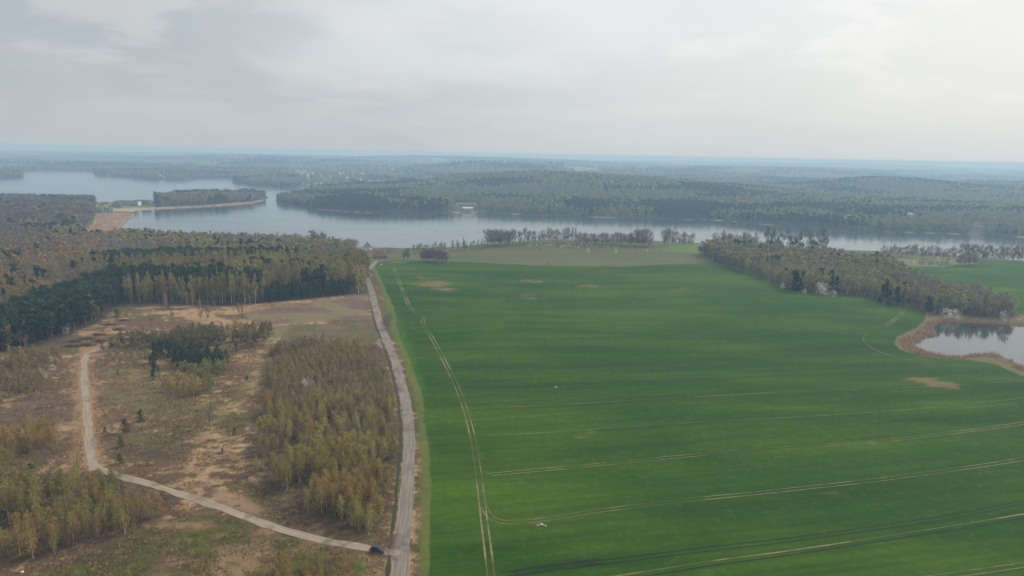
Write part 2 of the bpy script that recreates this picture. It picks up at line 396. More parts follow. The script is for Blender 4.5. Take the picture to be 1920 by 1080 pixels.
nA1 = fbm(GX / 26, GY / 16, 51, 5, .6)[:, None]; nB1 = fbm(GX / 9, GY / 6, 57, 4, .6)[:, None]; nC1 = fbm(GX / 60, GY / 34, 61, 4)[:, None]; nD1 = fbm(GX / 3.2, GY / 2.4, 64, 3, .6)[:, None]
col = c3(.125, .080, .046) * np.ones((len(GX), 1))
rgh = np.full((len(GX), 1), .55)
col = col + (c3(.105, .088, .034) - col) * sstep(nC1, .46, .60)
col = col + (c3(.29, .185, .10) - col) * sstep(nA1 + (nB1 - .5) * .7 + (nD1 - .5) * .3, .53, .66)
col = col + (c3(.085, .055, .045) - col) * sstep(nB1 + (nC1 - .5) * .6, .58, .70) * .8
col = col + (c3(.38, .26, .15) - col) * sstep(nD1 + (nA1 - .5) * .8, .64, .78) * .8
def lay(m, c, r=None, var=None):
    global col, rgh
    c = np.asarray(c)
    if c.ndim == 1: c = c[None]
    col = col + (c - col) * m
    if r is not None: rgh = rgh + (r - rgh) * m
lay(noisy('leftheath', 6, 10), c3(.115, .075, .055) * (.7 + .6 * nB1))
lay(noisy('grassroom', 6, 8) * .8, (c3(.13, .105, .05)) * (.75 + .5 * nB1), .35)
lay(noisy('strawband', 5, 9) * sstep(nB1, .38, .58), c3(.34, .22, .12), .5)
lay(noisy('heath', 4, 8), c3(.135, .085, .068) + (c3(.17, .135, .07) - c3(.135, .085, .068)) * sstep(nA1, .5, .62), .35)
lay(noisy('greenmeadow', 5, 8), (c3(.095, .088, .040) + (c3(.14, .10, .06) - c3(.095, .088, .04)) * sstep(nB1, .45, .62)), .25)
lay(noisy('track', 4, 6) * .7, c3(.19, .16, .07) + (c3(.36, .25, .14) - c3(.19, .16, .07)) * sstep(nB1, .5, .62), .4)
lay(noisy('sandclear', 3, 4), c3(.24, .16, .10), .3)
lay(noisy('moss', 6, 12), (c3(.085, .085, .022) + (c3(.15, .10, .055) - c3(.085, .085, .022)) * sstep(nB1 * .5 + nA1 * .5, .47, .60)), .6)
lay(noisy('moss', 6, 12) * sstep(nA1 + (nB1 - .5) * .6, .62, .72) * .7, c3(.26, .18, .10))
lay(noisy('leftverge', 2.5, 3), c3(.27, .165, .09) * (.75 + .5 * nB1), .45)
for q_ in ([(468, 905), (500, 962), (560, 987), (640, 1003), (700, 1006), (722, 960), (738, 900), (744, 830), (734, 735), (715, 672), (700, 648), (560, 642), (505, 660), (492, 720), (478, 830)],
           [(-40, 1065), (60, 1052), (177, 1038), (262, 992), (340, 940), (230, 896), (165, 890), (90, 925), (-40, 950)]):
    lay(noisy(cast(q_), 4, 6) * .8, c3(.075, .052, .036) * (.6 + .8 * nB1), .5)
lay(noisy('redroad', 4, 6) * .5, c3(.14, .11, .05), .5)
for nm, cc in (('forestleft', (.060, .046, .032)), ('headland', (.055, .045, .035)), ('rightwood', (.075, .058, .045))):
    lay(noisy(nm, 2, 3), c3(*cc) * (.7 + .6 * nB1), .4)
# everything past the near shore starts as woodland floor with patches of farmland
farm = sstep(D, 1150, 1300)[:, None] * (sdist(GX, GY, REG['headland']) < 0)[:, None]
nF = fbm(GX / 420, GY / 300, 71, 4, .6)[:, None]; nG = fbm(GX / 90, GY / 160, 75, 4, .6)[:, None]
lay(farm, c3(.045, .052, .030) + (c3(.075, .068, .040) - c3(.045, .052, .030)) * sstep(nG, .4, .6), .5)
lay(farm * sstep(nF, .64, .68) * sstep(D, 3000, 3600)[:, None], c3(.24, .22, .12))
lay(farm * sstep(D, 3000, 6000)[:, None] * sstep(nG, .48, .7) * .6, c3(.028, .042, .028))
lay(noisy('village', 40, 60, 120) * sstep(nG, .42, .56), c3(.17, .18, .10), .2)
for p_ in FARF: lay(sstep(sdist(GX, GY, p_) + (nB1[:, 0] - .5) * 20, -6, 10)[:, None], c3(.33, .29, .18), .2)
# crop, meadows and verges
streak = fbm(GX / 130 + GY / 900, GY / 20, 81, 4, .55)[:, None]; lng = fbm(GX / 70, GY / 50, 83, 3)[:, None]
crop = c3(.020, .061, .003) + (c3(.046, .092, .003) - c3(.020, .061, .003)) * sstep(streak * .55 + lng * .45, .36, .68)
qa = cast([(1065, 877), (1652, 828)]); ta = math.atan2(*(qa[1] - qa[0])[::-1]); ru = GX * math.cos(ta) + GY * math.sin(ta); rv = -GX * math.sin(ta) + GY * math.cos(ta)
drill = fbm(ru / 60, rv / 1.7, 87, 3, .6)[:, None]; drill2 = fbm(ru / 140, rv / 9.0, 93, 4, .6)[:, None]
crop = crop * (.64 + .46 * drill + .5 * (drill2 - .36)) * (.88 + .24 * fbm(GX / 6, GY / 4, 85, 4, .65)[:, None])
mf = sstep(sdist(GX, GY, REG['field']) + (fbm(GX / 9, GY / 9, 86, 3) - .5) * 1.2, -.4, .4)[:, None]
lay((sstep(D, 620, 680) * sstep(-D, -1200, -1150) * sstep(GX, -190, -150))[:, None], c3(.085, .095, .042) * (.8 + .4 * nB1), .2)
lay(noisy('meadow', 3, 4), c3(.085, .098, .040) + (c3(.105, .103, .048) - c3(.085, .098, .040)) * sstep(nC1 * .5 + nA1 * .5, .48, .62), .22)
lay(noisy('brightmeadow', 3, 4), c3(.09, .15, .03), .15)
lay(noisy('rightfield', 1.5, 2), crop * 1.15, .06)
lay(noisy('islandgrass', 2, 2), c3(.13, .14, .06), .2)
lay(noisy('pondgrass', 1.5, 2.5), c3(.12, .115, .05), .3)
lay(noisy('pondreed', 1.5, 5, 9), c3(.145, .105, .06) * (.7 + .6 * nB1), .4)
lay(noisy('verge', 1.2, 1.2), c3(.095, .115, .026) * (.8 + .4 * nB1), .25)
lay(mf, crop, .17)
lay(mf * sstep(sdist(GX, GY, REG['verge']) + (nB1[:, 0] - .5) * 6, 0, 7)[:, None], c3(.040, .098, .010), .07)
mb = np.zeros(len(GX))
for (bx, by, bw, bh, bs) in BARE:
    q = cast([(bx, by), (bx - bw, by), (bx + bw, by), (bx, by - bh), (bx, by + bh)])
    c_ = q[0]; hw = np.hypot(*(q[2] - q[1])) / 2; hh_ = max(np.hypot(*(q[4] - q[3])) / 2, 1.0)
    ln = c_ / np.hypot(*c_); pr = np.array([ln[1], -ln[0]]); dx = GX - c_[0]; dy = GY - c_[1]
    e = ((dx * pr[0] + dy * pr[1]) / hw) ** 2 + ((dx * ln[0] + dy * ln[1]) / hh_) ** 2
    mb = np.maximum(mb, np.exp(-e * .8) * bs)
fl = fbm(ru / 22, rv / 3.0, 88, 4, .65) * .6 + fbm(ru / 6, rv / 3, 89, 3, .6) * .4
mb = sstep(mb + (fl - .5) * 2.0, .34, .95)[:, None]
lay(mb * mf * .8, c3(.17, .12, .055), .2)
lay(noisy('resort', 3, 3), c3(.11, .15, .05), .1)
lay(noisy('beach', 2, 2) * .7, c3(.36, .28, .19), .1)
lay(noisy('reedbay', 3, 4), c3(.33, .215, .13) * (.85 + .3 * nB1), .3)
lay(noisy('reedtip', 2, 3), c3(.36, .26, .17), .3)
lay(noisy('sandyroad', 2, 2), c3(.36, .31, .22), .2)
dlk = -sdist(GX, GY, LAKE_W)
lay((sstep(dlk, 7, 1) * sstep(D, 1300, 1500) * sstep(fbm(GX / 60, GY / 60, 90, 3), .50, .62))[:, None], c3(.34, .27, .19), .1)
lay(sstep(-dlk, -1, 3)[:, None], c3(.05, .05, .04), .1)
col = np.clip(col, .004, .8)
i, j = np.meshgrid(np.arange(nR - 1), np.arange(nA - 1), indexing='ij'); i = i.ravel(); j = j.ravel()
faces = np.stack([i * nA + j, i * nA + j + 1, (i + 1) * nA + j + 1, (i + 1) * nA + j], -1)[:, ::-1]
gm = mesh_np('ground', np.stack([GX, GY, GZ], -1), faces, [M_ground], smooth=True)
ga = gm.attributes.new('gcol', 'FLOAT_COLOR', 'POINT'); ga.data.foreach_set('color', np.concatenate([col, np.ones((len(col), 1))], 1).astype(np.float32).ravel())
gb = gm.attributes.new('grough', 'FLOAT', 'POINT'); gb.data.foreach_set('value', rgh[:, 0].astype(np.float32))
ground = link('ground', gm); ground['kind'] = 'structure'
del A, RD, GX, GY, GZ, D, col, rgh, nA1, nB1, nC1, nD1, nF, nG, mb, fl, faces, i, j, crop, streak, lng, farm, mf, dlk

# ------------------------------------------------------------------ water
def water_mat(name, rough, bs, col):
    m = newmat(name); P = pos()
    b1 = noise(vmul(P, (1, 1, 1)), .28, 4, .6); b2 = noise(P, .012, 4, .6, .6)
    rg = mth('ADD', rough, mth('MULTIPLY', ramp(b2, .35, .70), rough * .35))
    finish(principled(col, rg, .5, bump=b1, bstr=bs, bdist=.25)); return m
def sheet(name, poly, z, mat, margin):
    c_ = poly.mean(0); x0, y0 = poly.min(0) - margin; x1, y1 = poly.max(0) + margin
    n = 24; xs = np.linspace(x0, x1, n); ys = np.linspace(y0, y1, n); X, Y = np.meshgrid(xs, ys)
    i, j = np.meshgrid(np.arange(n - 1), np.arange(n - 1), indexing='ij'); i = i.ravel(); j = j.ravel()
    me = mesh_np(name, np.stack([X.ravel(), Y.ravel(), np.full(X.size, z)], -1), np.stack([i * n + j, i * n + j + 1, (i + 1) * n + j + 1, (i + 1) * n + j], -1), [mat])
    o = link(name, me); o['kind'] = 'structure'; return o
M_lake = water_mat('lake_water', .11, .12, (.030, .048, .058))
M_pond = water_mat('pond_water', .06, .05, (.030, .036, .034))
sheet('lake_water', LAKE_W, LAKE + .22, M_lake, 60)
sheet('pond_water', POND_W, POND, M_pond, 3)

# ------------------------------------------------------------------ roads and tracks
def road_mat(name, base, worn, seam):
    m = newmat(name); P = pos()
    ac = nd('ShaderNodeAttribute', attribute_name='across'); al = nd('ShaderNodeAttribute', attribute_name='along')
    cb = nd('ShaderNodeCombineXYZ'); L.new(mth('MULTIPLY', ac.outputs['Fac'], 9.0), cb.inputs[0]); L.new(mth('MULTIPLY', al.outputs['Fac'], .06), cb.inputs[1])
    lines = noise(cb.outputs[0], 1.0, 4, .6); patch = noise(P, .11, 4, .6, .8); fine = noise(P, 1.6, 4, .7)
    c_ = mixc(ramp(lines, .40, .62), base, worn)
    c_ = mixc(mth('MULTIPLY', ramp(patch, .50, .66), .7), c_, seam)
    c_ = mixc(mth('MULTIPLY', mth('SUBTRACT', fine, .3), .5), c_, tuple(x * .55 for x in base))
    finish(principled(c_, .9, .2)); return m
M_road = road_mat('worn_asphalt', (.16, .14, .12), (.25, .205, .165), (.09, .087, .085))
M_road2 = road_mat('pale_gravel_road', (.23, .185, .135), (.34, .27, .195), (.14, .11, .085))
M_track = newmat('tyre_track_soil'); q_ = noise(pos(), .035, 4, .7); q2_ = noise(pos(), .8, 4, .7)
finish(principled(mixc(mth('MULTIPLY', ramp(q_, .44, .60), ramp(q2_, .2, .5)), (.075, .082, .028), mixc(q2_, (.14, .115, .06), (.29, .24, .14))), .95, .1))
M_trackd = simple('tyre_track_crushed_crop', (.007, .018, .005), .95, .4, .5)
M_ditch = simple('ditch_grass', (.035, .040, .018), .95, .6, .8)
road_px = [(744, 1180), (749, 1080), (757, 1000), (764, 900), (768, 830), (764, 770), (752, 710), (737, 665), (722, 630), (711, 605), (706, 580), (699, 552), (692, 532), (688, 518), (694, 503), (702, 494), (706, 489)]
strip('asphalt_road', road_px, 4.5, M_road, .07, jitter=.9, step=2)
strip('roadside_ditch', road_px[:11], 1.0, M_ditch, .05, offs=3.3, jitter=.9, step=2)
lroad = [(176, 882), (170, 850), (165, 800), (160, 740), (156, 695), (157, 673), (168, 661), (195, 651)]
strip('gravel_road', lroad, 3.0, M_road2, .06, jitter=1.2, step=2)
strip('dirt_track', [(195, 651), (235, 640), (262, 632), (300, 622)], 2.6, M_track, .05, jitter=1.2)
strip('side_road', [(170, 868), (195, 884), (240, 897), (300, 914), (346, 929), (400, 947), (456, 967), (500, 984), (572, 1006), (636, 1019), (700, 1030), (756, 1040)], 3.1, M_road2, .085, jitter=1.2, step=2)
def tyre_pair(pts, mat, wd=.34, gauge=1.9, mat2=None):
    for sgn in (-1, 1):
        strip('tyre_track', pts, wd, mat if sgn < 0 or mat2 is None else mat2, .06, offs=sgn * gauge / 2, step=1.5, jitter=.15)
tyre_pair([(925, 1140), (921, 1080), (907, 970), (894, 860), (880, 790), (860, 730), (830, 670), (805, 625), (790, 604), (797, 597)], M_track, .5)
tyre_pair([(779, 586), (768, 575), (755, 545), (742, 512), (738, 500)], M_track, .6)
tyre_pair([(779, 586), (790, 590), (797, 597)], M_track, .4)
cross = [
    ([(908, 950), (916, 968), (935, 979), (970, 980), (1016, 975), (1085, 964), (1151, 954), (1300, 936), (1511, 915), (1652, 899), (1800, 880), (1925, 860), (2050, 840)], 0),
    ([(919, 890), (1065, 877), (1300, 853), (1476, 839), (1652, 828), (1800, 810), (1925, 793), (2050, 774)], 0),
    ([(899, 820), (1008, 814), (1150, 804), (1300, 793), (1493, 784), (1715, 770), (1830, 758), (1925, 747), (2040, 735)], 1),
    ([(885, 768), (1000, 763), (1130, 756), (1300, 745), (1529, 734), (1793, 724), (1925, 716)], 1),
    ([(870, 726), (1050, 722), (1300, 712), (1600, 700), (1800, 700)], 2),
    ([(850, 688), (1100, 686), (1400, 672), (1640, 664)], 2),
    ([(960, 1077), (1100, 1058), (1300, 1033), (1511, 1009), (1722, 979), (1830, 960), (1925, 941), (2060, 915)], 2),
    ([(1100, 1092), (1190, 1080), (1300, 1061), (1450, 1041), (1600, 1019), (1760, 994), (1925, 967), (2060, 942)], 3),
    ([(1700, 1090), (1790, 1078), (1925, 1059), (2060, 1038)], 0),
    ([(940, 1078), (1040, 1062), (1130, 1052)], 2)]
for pts, k in cross:
    if k == 0: tyre_pair(pts, M_track, .32)
    elif k == 1: tyre_pair(pts, M_trackd, .34, mat2=M_track)
    elif k == 2: tyre_pair(pts, M_trackd, .48)
    else: tyre_pair(pts, M_trackd, .5, mat2=M_track)
tyre_pair([(1693, 583), (1688, 592), (1672, 603), (1655, 615)], M_track, .6)
tyre_pair([(1622, 626), (1614, 634), (1622, 648), (1650, 662), (1700, 676), (1760, 686)], M_trackd, .6, mat2=M_track)
tyre_pair([(1822, 688), (1840, 694), (1855, 702)], M_track, .35)

# ------------------------------------------------------------------ tree shapes (unit height; scaled per tree)
def cards(c, size, g, aspect=1.0, up=0.0, outw=None):
    """triangles with random orientation at centres c"""
    n = len(c)
    a = g.normal(size=(n, 3)); a /= np.linalg.norm(a, axis=1)[:, None]
    if outw is not None: a = a * .45 + outw; a /= np.linalg.norm(a, axis=1)[:, None]
    b = np.cross(a, g.normal(size=(n, 3))); b /= np.linalg.norm(b, axis=1)[:, None] + 1e-9
    s = size * g.uniform(.6, 1.4, (n, 1))
    p0 = c + a * s * .6; p1 = c - a * s * .5 + b * s * .5 / aspect; p2 = c - a * s * .5 - b * s * .5 / aspect
    return np.stack([p0, p1, p2], 1)
def stem_tris(p, q, r0, r1, n=4):
    p = np.array(p, float); q = np.array(q, float); d = q - p; d /= np.linalg.norm(d)
    u = np.cross(d, [1, .3, .1]); u /= np.linalg.norm(u); v = np.cross(d, u); T = []
    for k in range(n):
        a0, a1 = 2 * math.pi * k / n, 2 * math.pi * (k + 1) / n
        e0 = u * math.cos(a0) + v * math.sin(a0); e1 = u * math.cos(a1) + v * math.sin(a1)
        T += [[p + e0 * r0, p + e1 * r0, q + e1 * r1], [p + e0 * r0, q + e1 * r1, q + e0 * r1]]
    return np.array(T)
KIND = {  # z0, radius, profile, trunk r, trunk top
    'birch': (.26, .165, 'oval', .0105, .9), 'bare': (.22, .30, 'round', .016, .6), 'pine': (.42, .15, 'top', .013, .95), 'youngpine': (.04, .27, 'cone2', .02, .9),
    'spruce': (.03, .17, 'cone', .014, .95), 'blossom': (.04, .52, 'ball', .02, .5), 'shrub': (.02, .42, 'ball', .012, .4), 'poplar': (.30, .24, 'fan', .016, .9)}
SIZES = {'near': (640, .037), 'mid': (240, .066), 'low': (110, .105), 'far': (34, .20)}
def prof(kind, t):
    return {'oval': np.sin(np.pi * np.clip(t, .02, .98) ** .75) ** .7, 'round': np.sin(np.pi * np.clip(t * .9 + .08, 0, 1)) ** .6, 'top': np.sin(np.pi * np.clip(t * .85 + .13, 0, 1)) ** .6,
            'cone2': (1 - t) ** .6 * np.minimum(1, t * 6 + .5), 'cone': (1 - t) ** .9 * np.minimum(1, t * 8 + .4), 'ball': np.sqrt(np.clip(1 - (2 * t - 1) ** 2, 0, 1)) * .9 + .1,
            'fan': np.sin(np.pi * np.clip(t * .8 + .1, 0, 1)) ** .8}[kind]
def tree_shape(kind, lod, seed):
    g = np.random.default_rng(seed * 101 + sum(map(ord, kind)) * 7 + len(lod))
    z0, rad_, pk, tr, tt = KIND[kind]
    n, s = SIZES[lod]
    n = int(n * {'bare': 1.4, 'poplar': 1.0}.get(kind, 1))
    if kind in ('spruce', 'youngpine'): n = int(n * 1.3); s = s * 1.05
    nb = max(6, int(n / 11)) if lod != 'far' else n
    t = g.uniform(0, 1, nb) if pk in ('oval', 'fan') else g.uniform(0, 1, nb) ** .9
    rr = prof(pk, t) * rad_ * np.sqrt(g.uniform(.05, 1.0, nb)) * g.uniform(.75, 1.2, nb); ph = g.uniform(0, 2 * np.pi, nb)
    lean = g.normal(0, .028, 2)
    bc = np.stack([rr * np.cos(ph) + lean[0] * t, rr * np.sin(ph) + lean[1] * t, z0 + t * (1 - z0)], -1)
    k = g.integers(0, nb, n) if lod != 'far' else np.arange(n)
    spread = rad_ * (.20 if kind != 'blossom' else .16)
    if kind in ('bare', 'poplar') and lod in ('near', 'mid'):
        c = bc[k] + g.normal(0, 1, (n, 3)) * spread
        o = c - np.array([0, 0, z0 * .6]); o /= np.linalg.norm(o, axis=1)[:, None] + 1e-9
        T = cards(c, s * 1.7, g, aspect=4.8 if lod == 'near' else 4.0, outw=o)
    elif kind == 'birch' and lod in ('near', 'mid'):
        c = bc[k] + g.normal(0, 1, (n, 3)) * np.array([spread, spread, spread * 1.6])
        T = cards(c, s * 1.15, g, aspect=1.9, outw=np.tile([[0, 0, -.55]], (n, 1)))
    else:
        c = bc[k] + g.normal(0, 1, (n, 3)) * (spread if lod != 'far' else spread * .2)
        T = cards(c, s, g, aspect=1.1)
    T[:, :, 2] = np.maximum(T[:, :, 2], .005)
    var = g.uniform(.70, 1.30, len(T)) * (1 + .25 * (g.uniform(size=nb)[k] - .5))
    W = [stem_tris((0, 0, -.03), (lean[0] * tt, lean[1] * tt, tt), tr * (1.0 if lod in ('near', 'mid') else 1.2), tr * .3, 5 if lod == 'near' else 3)]
    if lod in ('near', 'mid'):
        for q in range({'near': 9, 'mid': 4}[lod]):
            kk = g.integers(0, nb); e = bc[kk]; zb = z0 * .8 + (e[2] - z0) * .45
            if e[2] > zb + .03: W.append(stem_tris((lean[0] * zb, lean[1] * zb, zb), e, tr * .4, tr * .12, 3))
    return T, var, np.concatenate(W)
BARKM = {'birch': M_birch_bark, 'bare': M_bark, 'pine': M_pine_bark, 'youngpine': M_pine_bark, 'spruce': M_bark, 'blossom': M_bark, 'shrub': M_bark, 'poplar': M_bark}
BARKC = {'birch': (.50, .45, .38), 'bare': (.12, .095, .075), 'pine': (.16, .10, .07), 'youngpine': (.1, .07, .05), 'spruce': (.08, .06, .05), 'blossom': (.1, .08, .06), 'shrub': (.1, .08, .06), 'poplar': (.14, .12, .10)}
NV = 7
SHAPES = {}
def shape(kind, lod, v):
    k = (kind, lod, v)
    if k not in SHAPES: SHAPES[k] = tree_shape(kind, lod, v)
    return SHAPES[k]
MESHES = {}
def tri_mesh(name, T, tint, mat):
    n = len(T); me = mesh_np(name, T.reshape(-1, 3), np.arange(n * 3).reshape(n, 3), [mat])
    a = me.attributes.new('tint', 'FLOAT_COLOR', 'FACE')
    tint = np.asarray(tint, np.float32)
    if tint.ndim == 1: tint = np.repeat(tint[:, None], 3, 1)
    a.data.foreach_set('color', np.concatenate([tint, np.ones((n, 1))], 1).astype(np.float32).ravel()); return me
def tree_meshes(kind, lod, v):
    k = (kind, lod, v)
    if k not in MESHES:
        T, var, W = shape(kind, lod, v)
        MESHES[k] = (tri_mesh(kind + '_crown', T, var, M_leaf), mesh_np(kind + '_trunk', W.reshape(-1, 3), np.arange(len(W) * 3).reshape(-1, 3), [BARKM[kind]]))
    return MESHES[k]
def one_tree(name, kind, lod, x, y, h, tint, label, cat, group=None, wide=1.0, z=None, parts=True):
    v = random.randrange(NV); cm, tm = tree_meshes(kind, lod, v)
    z = float(height(np.array([x]), np.array([y]))[0]) if z is None else z
    rz = random.uniform(0, 6.28); s = (h * wide, h * wide, h)
    e = empty(name, (x, y, z), rz, label, cat, group); e.scale = s
    c = link('crown' if kind not in ('shrub', 'blossom') else 'foliage', cm, e); c.color = (*tint, 1)
    t = link('trunk' if kind not in ('shrub', 'blossom') else 'stem', tm, e)
    return e
def mass(name, plants, label, cat, group=None):
    """plants: list of (kind, lod, x, y, z, h, wide, tint) -> one mesh"""
    buf = {}
    for p in plants: buf.setdefault((p[0], p[1], random.randrange(NV)), []).append(p)
    Ts, Cs = [], []
    for (kind, lod, v), ps in buf.items():
        T, var, W = shape(kind, lod, v)
        A = np.concatenate([T, W]); cv = np.concatenate([np.repeat(var[:, None], 3, 1), np.zeros((len(W), 3))]); wv = np.concatenate([np.zeros(len(T)), np.ones(len(W))])[:, None] * np.array(BARKC[kind])
        P_ = np.array([q[2:7] for q in ps], float); tn = np.array([q[7] for q in ps], float)
        rz = rng.uniform(0, 2 * np.pi, len(ps)); ca, sa = np.cos(rz)[:, None, None], np.sin(rz)[:, None, None]
        h = P_[:, 3][:, None, None]; wd = (P_[:, 3] * P_[:, 4])[:, None, None]
        X = (A[None, :, :, 0] * ca - A[None, :, :, 1] * sa) * wd + P_[:, 0][:, None, None]
        Y = (A[None, :, :, 0] * sa + A[None, :, :, 1] * ca) * wd + P_[:, 1][:, None, None]
        Z = A[None, :, :, 2] * h + P_[:, 2][:, None, None]
        Ts.append(np.stack([X, Y, Z], -1).reshape(-1, 3, 3).astype(np.float32))
        Cs.append((cv[None] * tn[:, None, :] + wv[None]).reshape(-1, 3).astype(np.float32))
    T = np.concatenate(Ts); c_ = np.concatenate(Cs)
    o = link(name, tri_mesh(name, T, c_, M_leaf)); o['kind'] = 'stuff'
    tag(o, label, cat, group); print('MASS', name, len(plants), 'plants', len(T), 'tris'); return o

# ------------------------------------------------------------------ where trees stand
T_OLIVE = (.29, .24, .072); T_ORANGE = (.35, .245, .082); T_YEL = (.38, .32, .11); T_RED = (.30, .215, .125); T_BARE = (.22, .175, .13); T_GREY = (.25, .21, .17)
T_PINE = (.042, .070, .026); T_SPRUCE = (.018, .038, .022); T_GREEN = (.25, .24, .075)
def scatter(poly, sp, jit=.48):
    poly = cast(poly) if not isinstance(poly, np.ndarray) else poly
    x0, y0 = poly.min(0); x1, y1 = poly.max(0)
    X, Y = np.meshgrid(np.arange(x0, x1, sp), np.arange(y0, y1, sp)); X = X.ravel(); Y = Y.ravel()
    X = X + rng.uniform(-jit, jit, len(X)) * sp; Y = Y + rng.uniform(-jit, jit, len(Y)) * sp
    m = inside(X, Y, poly) & (-sdist(X, Y, LAKE_W) > 2); X, Y = X[m], Y[m]
    if not len(X): return X, Y, X
    Z = height(X, Y)
    px, py, zc = project(X, Y, Z + 6)
    m = (px > -40) & (px < 1960) & (py > -40) & (py < 1150) & (zc > 10)
    return X[m], Y[m], Z[m]
ALL = []     # (kind, x, y, z, h, wide, tint, stand label key)
MATURE = ('inner_birches', 'edge_wood')
def jt(c, a=.18, k=1.0):
    f = random.uniform(1 - a, 1 + a) * k; return tuple(max(.005, v * f * random.uniform(1 - a * .4, 1 + a * .4)) for v in c)
def stand(key, poly, sp, mix, thin=0.0, clump=0.0, csc=14.0):
    """mix: list of (weight, kind, hmin, hmax, tints, wide)"""
    X, Y, Z = scatter(poly, sp)
    if not len(X): print('EMPTY', key); return
    if key in RAGGED:
        k_ = sdist(X, Y, cast(poly)) > (fbm(X / 13, Y / 13, 190, 3) - .40) * 26; X, Y, Z = X[k_], Y[k_], Z[k_]
    dn = fbm(X / csc, Y / csc, 200 + sum(map(ord, key)), 3)
    kn = fbm(X / 30, Y / 30, 260 + sum(map(ord, key)), 3); hn = fbm(X / 22, Y / 22, 300, 2)
    tn_ = fbm(X / 36, Y / 36, 340 + sum(map(ord, key)), 3)
    ws = np.array([m[0] for m in mix], float); cw = np.cumsum(ws / ws.sum())
    for i in range(len(X)):
        if random.random() < thin: continue
        if clump and dn[i] < clump: continue
        u = min(.999, max(0, (kn[i] - .5) * 2.6 + .5)) * .65 + random.random() * .35
        m = mix[int(np.searchsorted(cw, min(u, .9999)))]
        h = m[2] + (m[3] - m[2]) * (random.random() * .6 + .4 * hn[i])
        ALL.append((m[1], X[i], Y[i], Z[i], h, m[5] * random.uniform(.72, 1.25), jt(m[4][int(min(.999, max(0, (tn_[i] - .5) * 2.2 + .5 + random.uniform(-.22, .22))) * len(m[4]))], .12, .80 if key in MATURE else 1.0), key))
RAGGED = ('birch_stand', 'brown_stand', 'corner_stand', 'west_stand', 'west_thicket', 'clump_birches')
stand('birch_stand', [(468, 905), (500, 962), (560, 987), (640, 1003), (700, 1006), (722, 960), (738, 900), (744, 830), (738, 770), (640, 765), (500, 770), (478, 830)], 2.45,
      [(.30, 'birch', 7, 10.5, [T_ORANGE, T_OLIVE], 1.05), (.16, 'shrub', 2, 4, [T_OLIVE, T_RED], 1), (.34, 'birch', 5.5, 10, [T_OLIVE, T_YEL, T_ORANGE], 1.1), (.1, 'bare', 3, 8, [T_RED, T_BARE], .8), (.2, 'birch', 3.5, 7, [T_RED, T_ORANGE], 1.1)], clump=.35)
stand('brown_stand', [(490, 800), (560, 790), (640, 800), (742, 790), (734, 735), (715, 672), (700, 648), (560, 642), (505, 660), (492, 720)], 2.6,
      [(.5, 'birch', 3.6, 6.0, [T_RED, (.34, .26, .12)], 1.15), (.25, 'shrub', 1.5, 3, [T_RED, (.28, .20, .13)], 1.1), (.25, 'birch', 5, 8, [T_ORANGE, T_OLIVE, T_RED], 1.1)], clump=.30)
stand('corner_stand', [(-40, 1065), (60, 1052), (177, 1038), (205, 1030), (262, 992), (322, 966), (330, 952), (290, 934), (230, 914), (165, 902), (130, 908), (90, 918), (50, 930), (-40, 938)], 2.8,
      [(.36, 'birch', 8.5, 13, [T_OLIVE, T_ORANGE], .95), (.22, 'shrub', 2, 4, [T_OLIVE, T_BARE], 1), (.20, 'birch', 5, 9, [T_ORANGE, T_OLIVE, T_RED], 1.1), (.08, 'bare', 4, 9, [T_RED, T_BARE], .8), (.14, 'birch', 5, 8, [T_GREEN, T_OLIVE], 1.15)], clump=.30)
stand('corner_stand', [(195, 912), (262, 930), (335, 948), (338, 956), (262, 944), (195, 928)], 4.6, [(.7, 'birch', 7, 11, [T_ORANGE, T_OLIVE], .9), (.3, 'shrub', 1.5, 3.5, [T_OLIVE, T_RED], 1)], clump=.42)
stand('west_stand', [(-40, 915), (30, 906), (80, 896), (118, 875), (138, 850), (138, 815), (60, 808), (-40, 835)], 3.4,
      [(.5, 'birch', 6, 10, [T_OLIVE, T_ORANGE], 1.05), (.3, 'shrub', 2, 4, [T_OLIVE, T_BARE], 1), (.2, 'birch', 5, 7, [T_GREEN, T_OLIVE], 1.15)], clump=.34)
stand('west_thicket', [(-40, 775), (60, 752), (95, 735), (122, 700), (128, 668), (60, 664), (-40, 676)], 3.3,
      [(.5, 'birch', 5, 8.5, [T_RED, T_OLIVE], 1.1), (.3, 'shrub', 2, 4, [T_OLIVE, T_BARE], 1), (.2, 'birch', 4, 7, [T_OLIVE], 1.15)], clump=.36)
stand('middle_belt', [(183, 662), (300, 655), (400, 650), (512, 647), (514, 624), (400, 628), (300, 632), (225, 646)], 3.0,
      [(.6, 'birch', 5.5, 9, [T_OLIVE, (.17, .145, .06)], 1.15), (.25, 'shrub', 2, 4, [T_OLIVE, T_BARE], 1), (.15, 'birch', 5, 8, [T_RED], 1.2)], clump=.33)
stand('low_thicket', [(172, 700), (270, 686), (292, 660), (200, 664)], 3.2, [(.6, 'shrub', 1.5, 3.4, [T_BARE, T_RED], 1.2), (.4, 'birch', 3, 5, [T_RED, T_OLIVE], 1.2)], clump=.42)
stand('pine_clump', [(284, 672), (320, 672), (326, 690), (380, 692), (426, 691), (426, 680), (400, 668), (330, 662), (286, 660)], 3.3, [(1, 'youngpine', 5.0, 8.5, [T_PINE, (.045, .075, .03)], 1.0)])
stand('clump_birches', [(292, 700), (300, 735), (345, 748), (400, 748), (436, 738), (442, 705), (420, 694), (330, 692)], 3.4,
      [(.6, 'birch', 6, 8.5, [T_OLIVE, T_GREEN], 1.2), (.25, 'shrub', 2, 4, [T_OLIVE], 1), (.15, 'birch', 5, 8, [T_ORANGE], 1.1)], clump=.30)
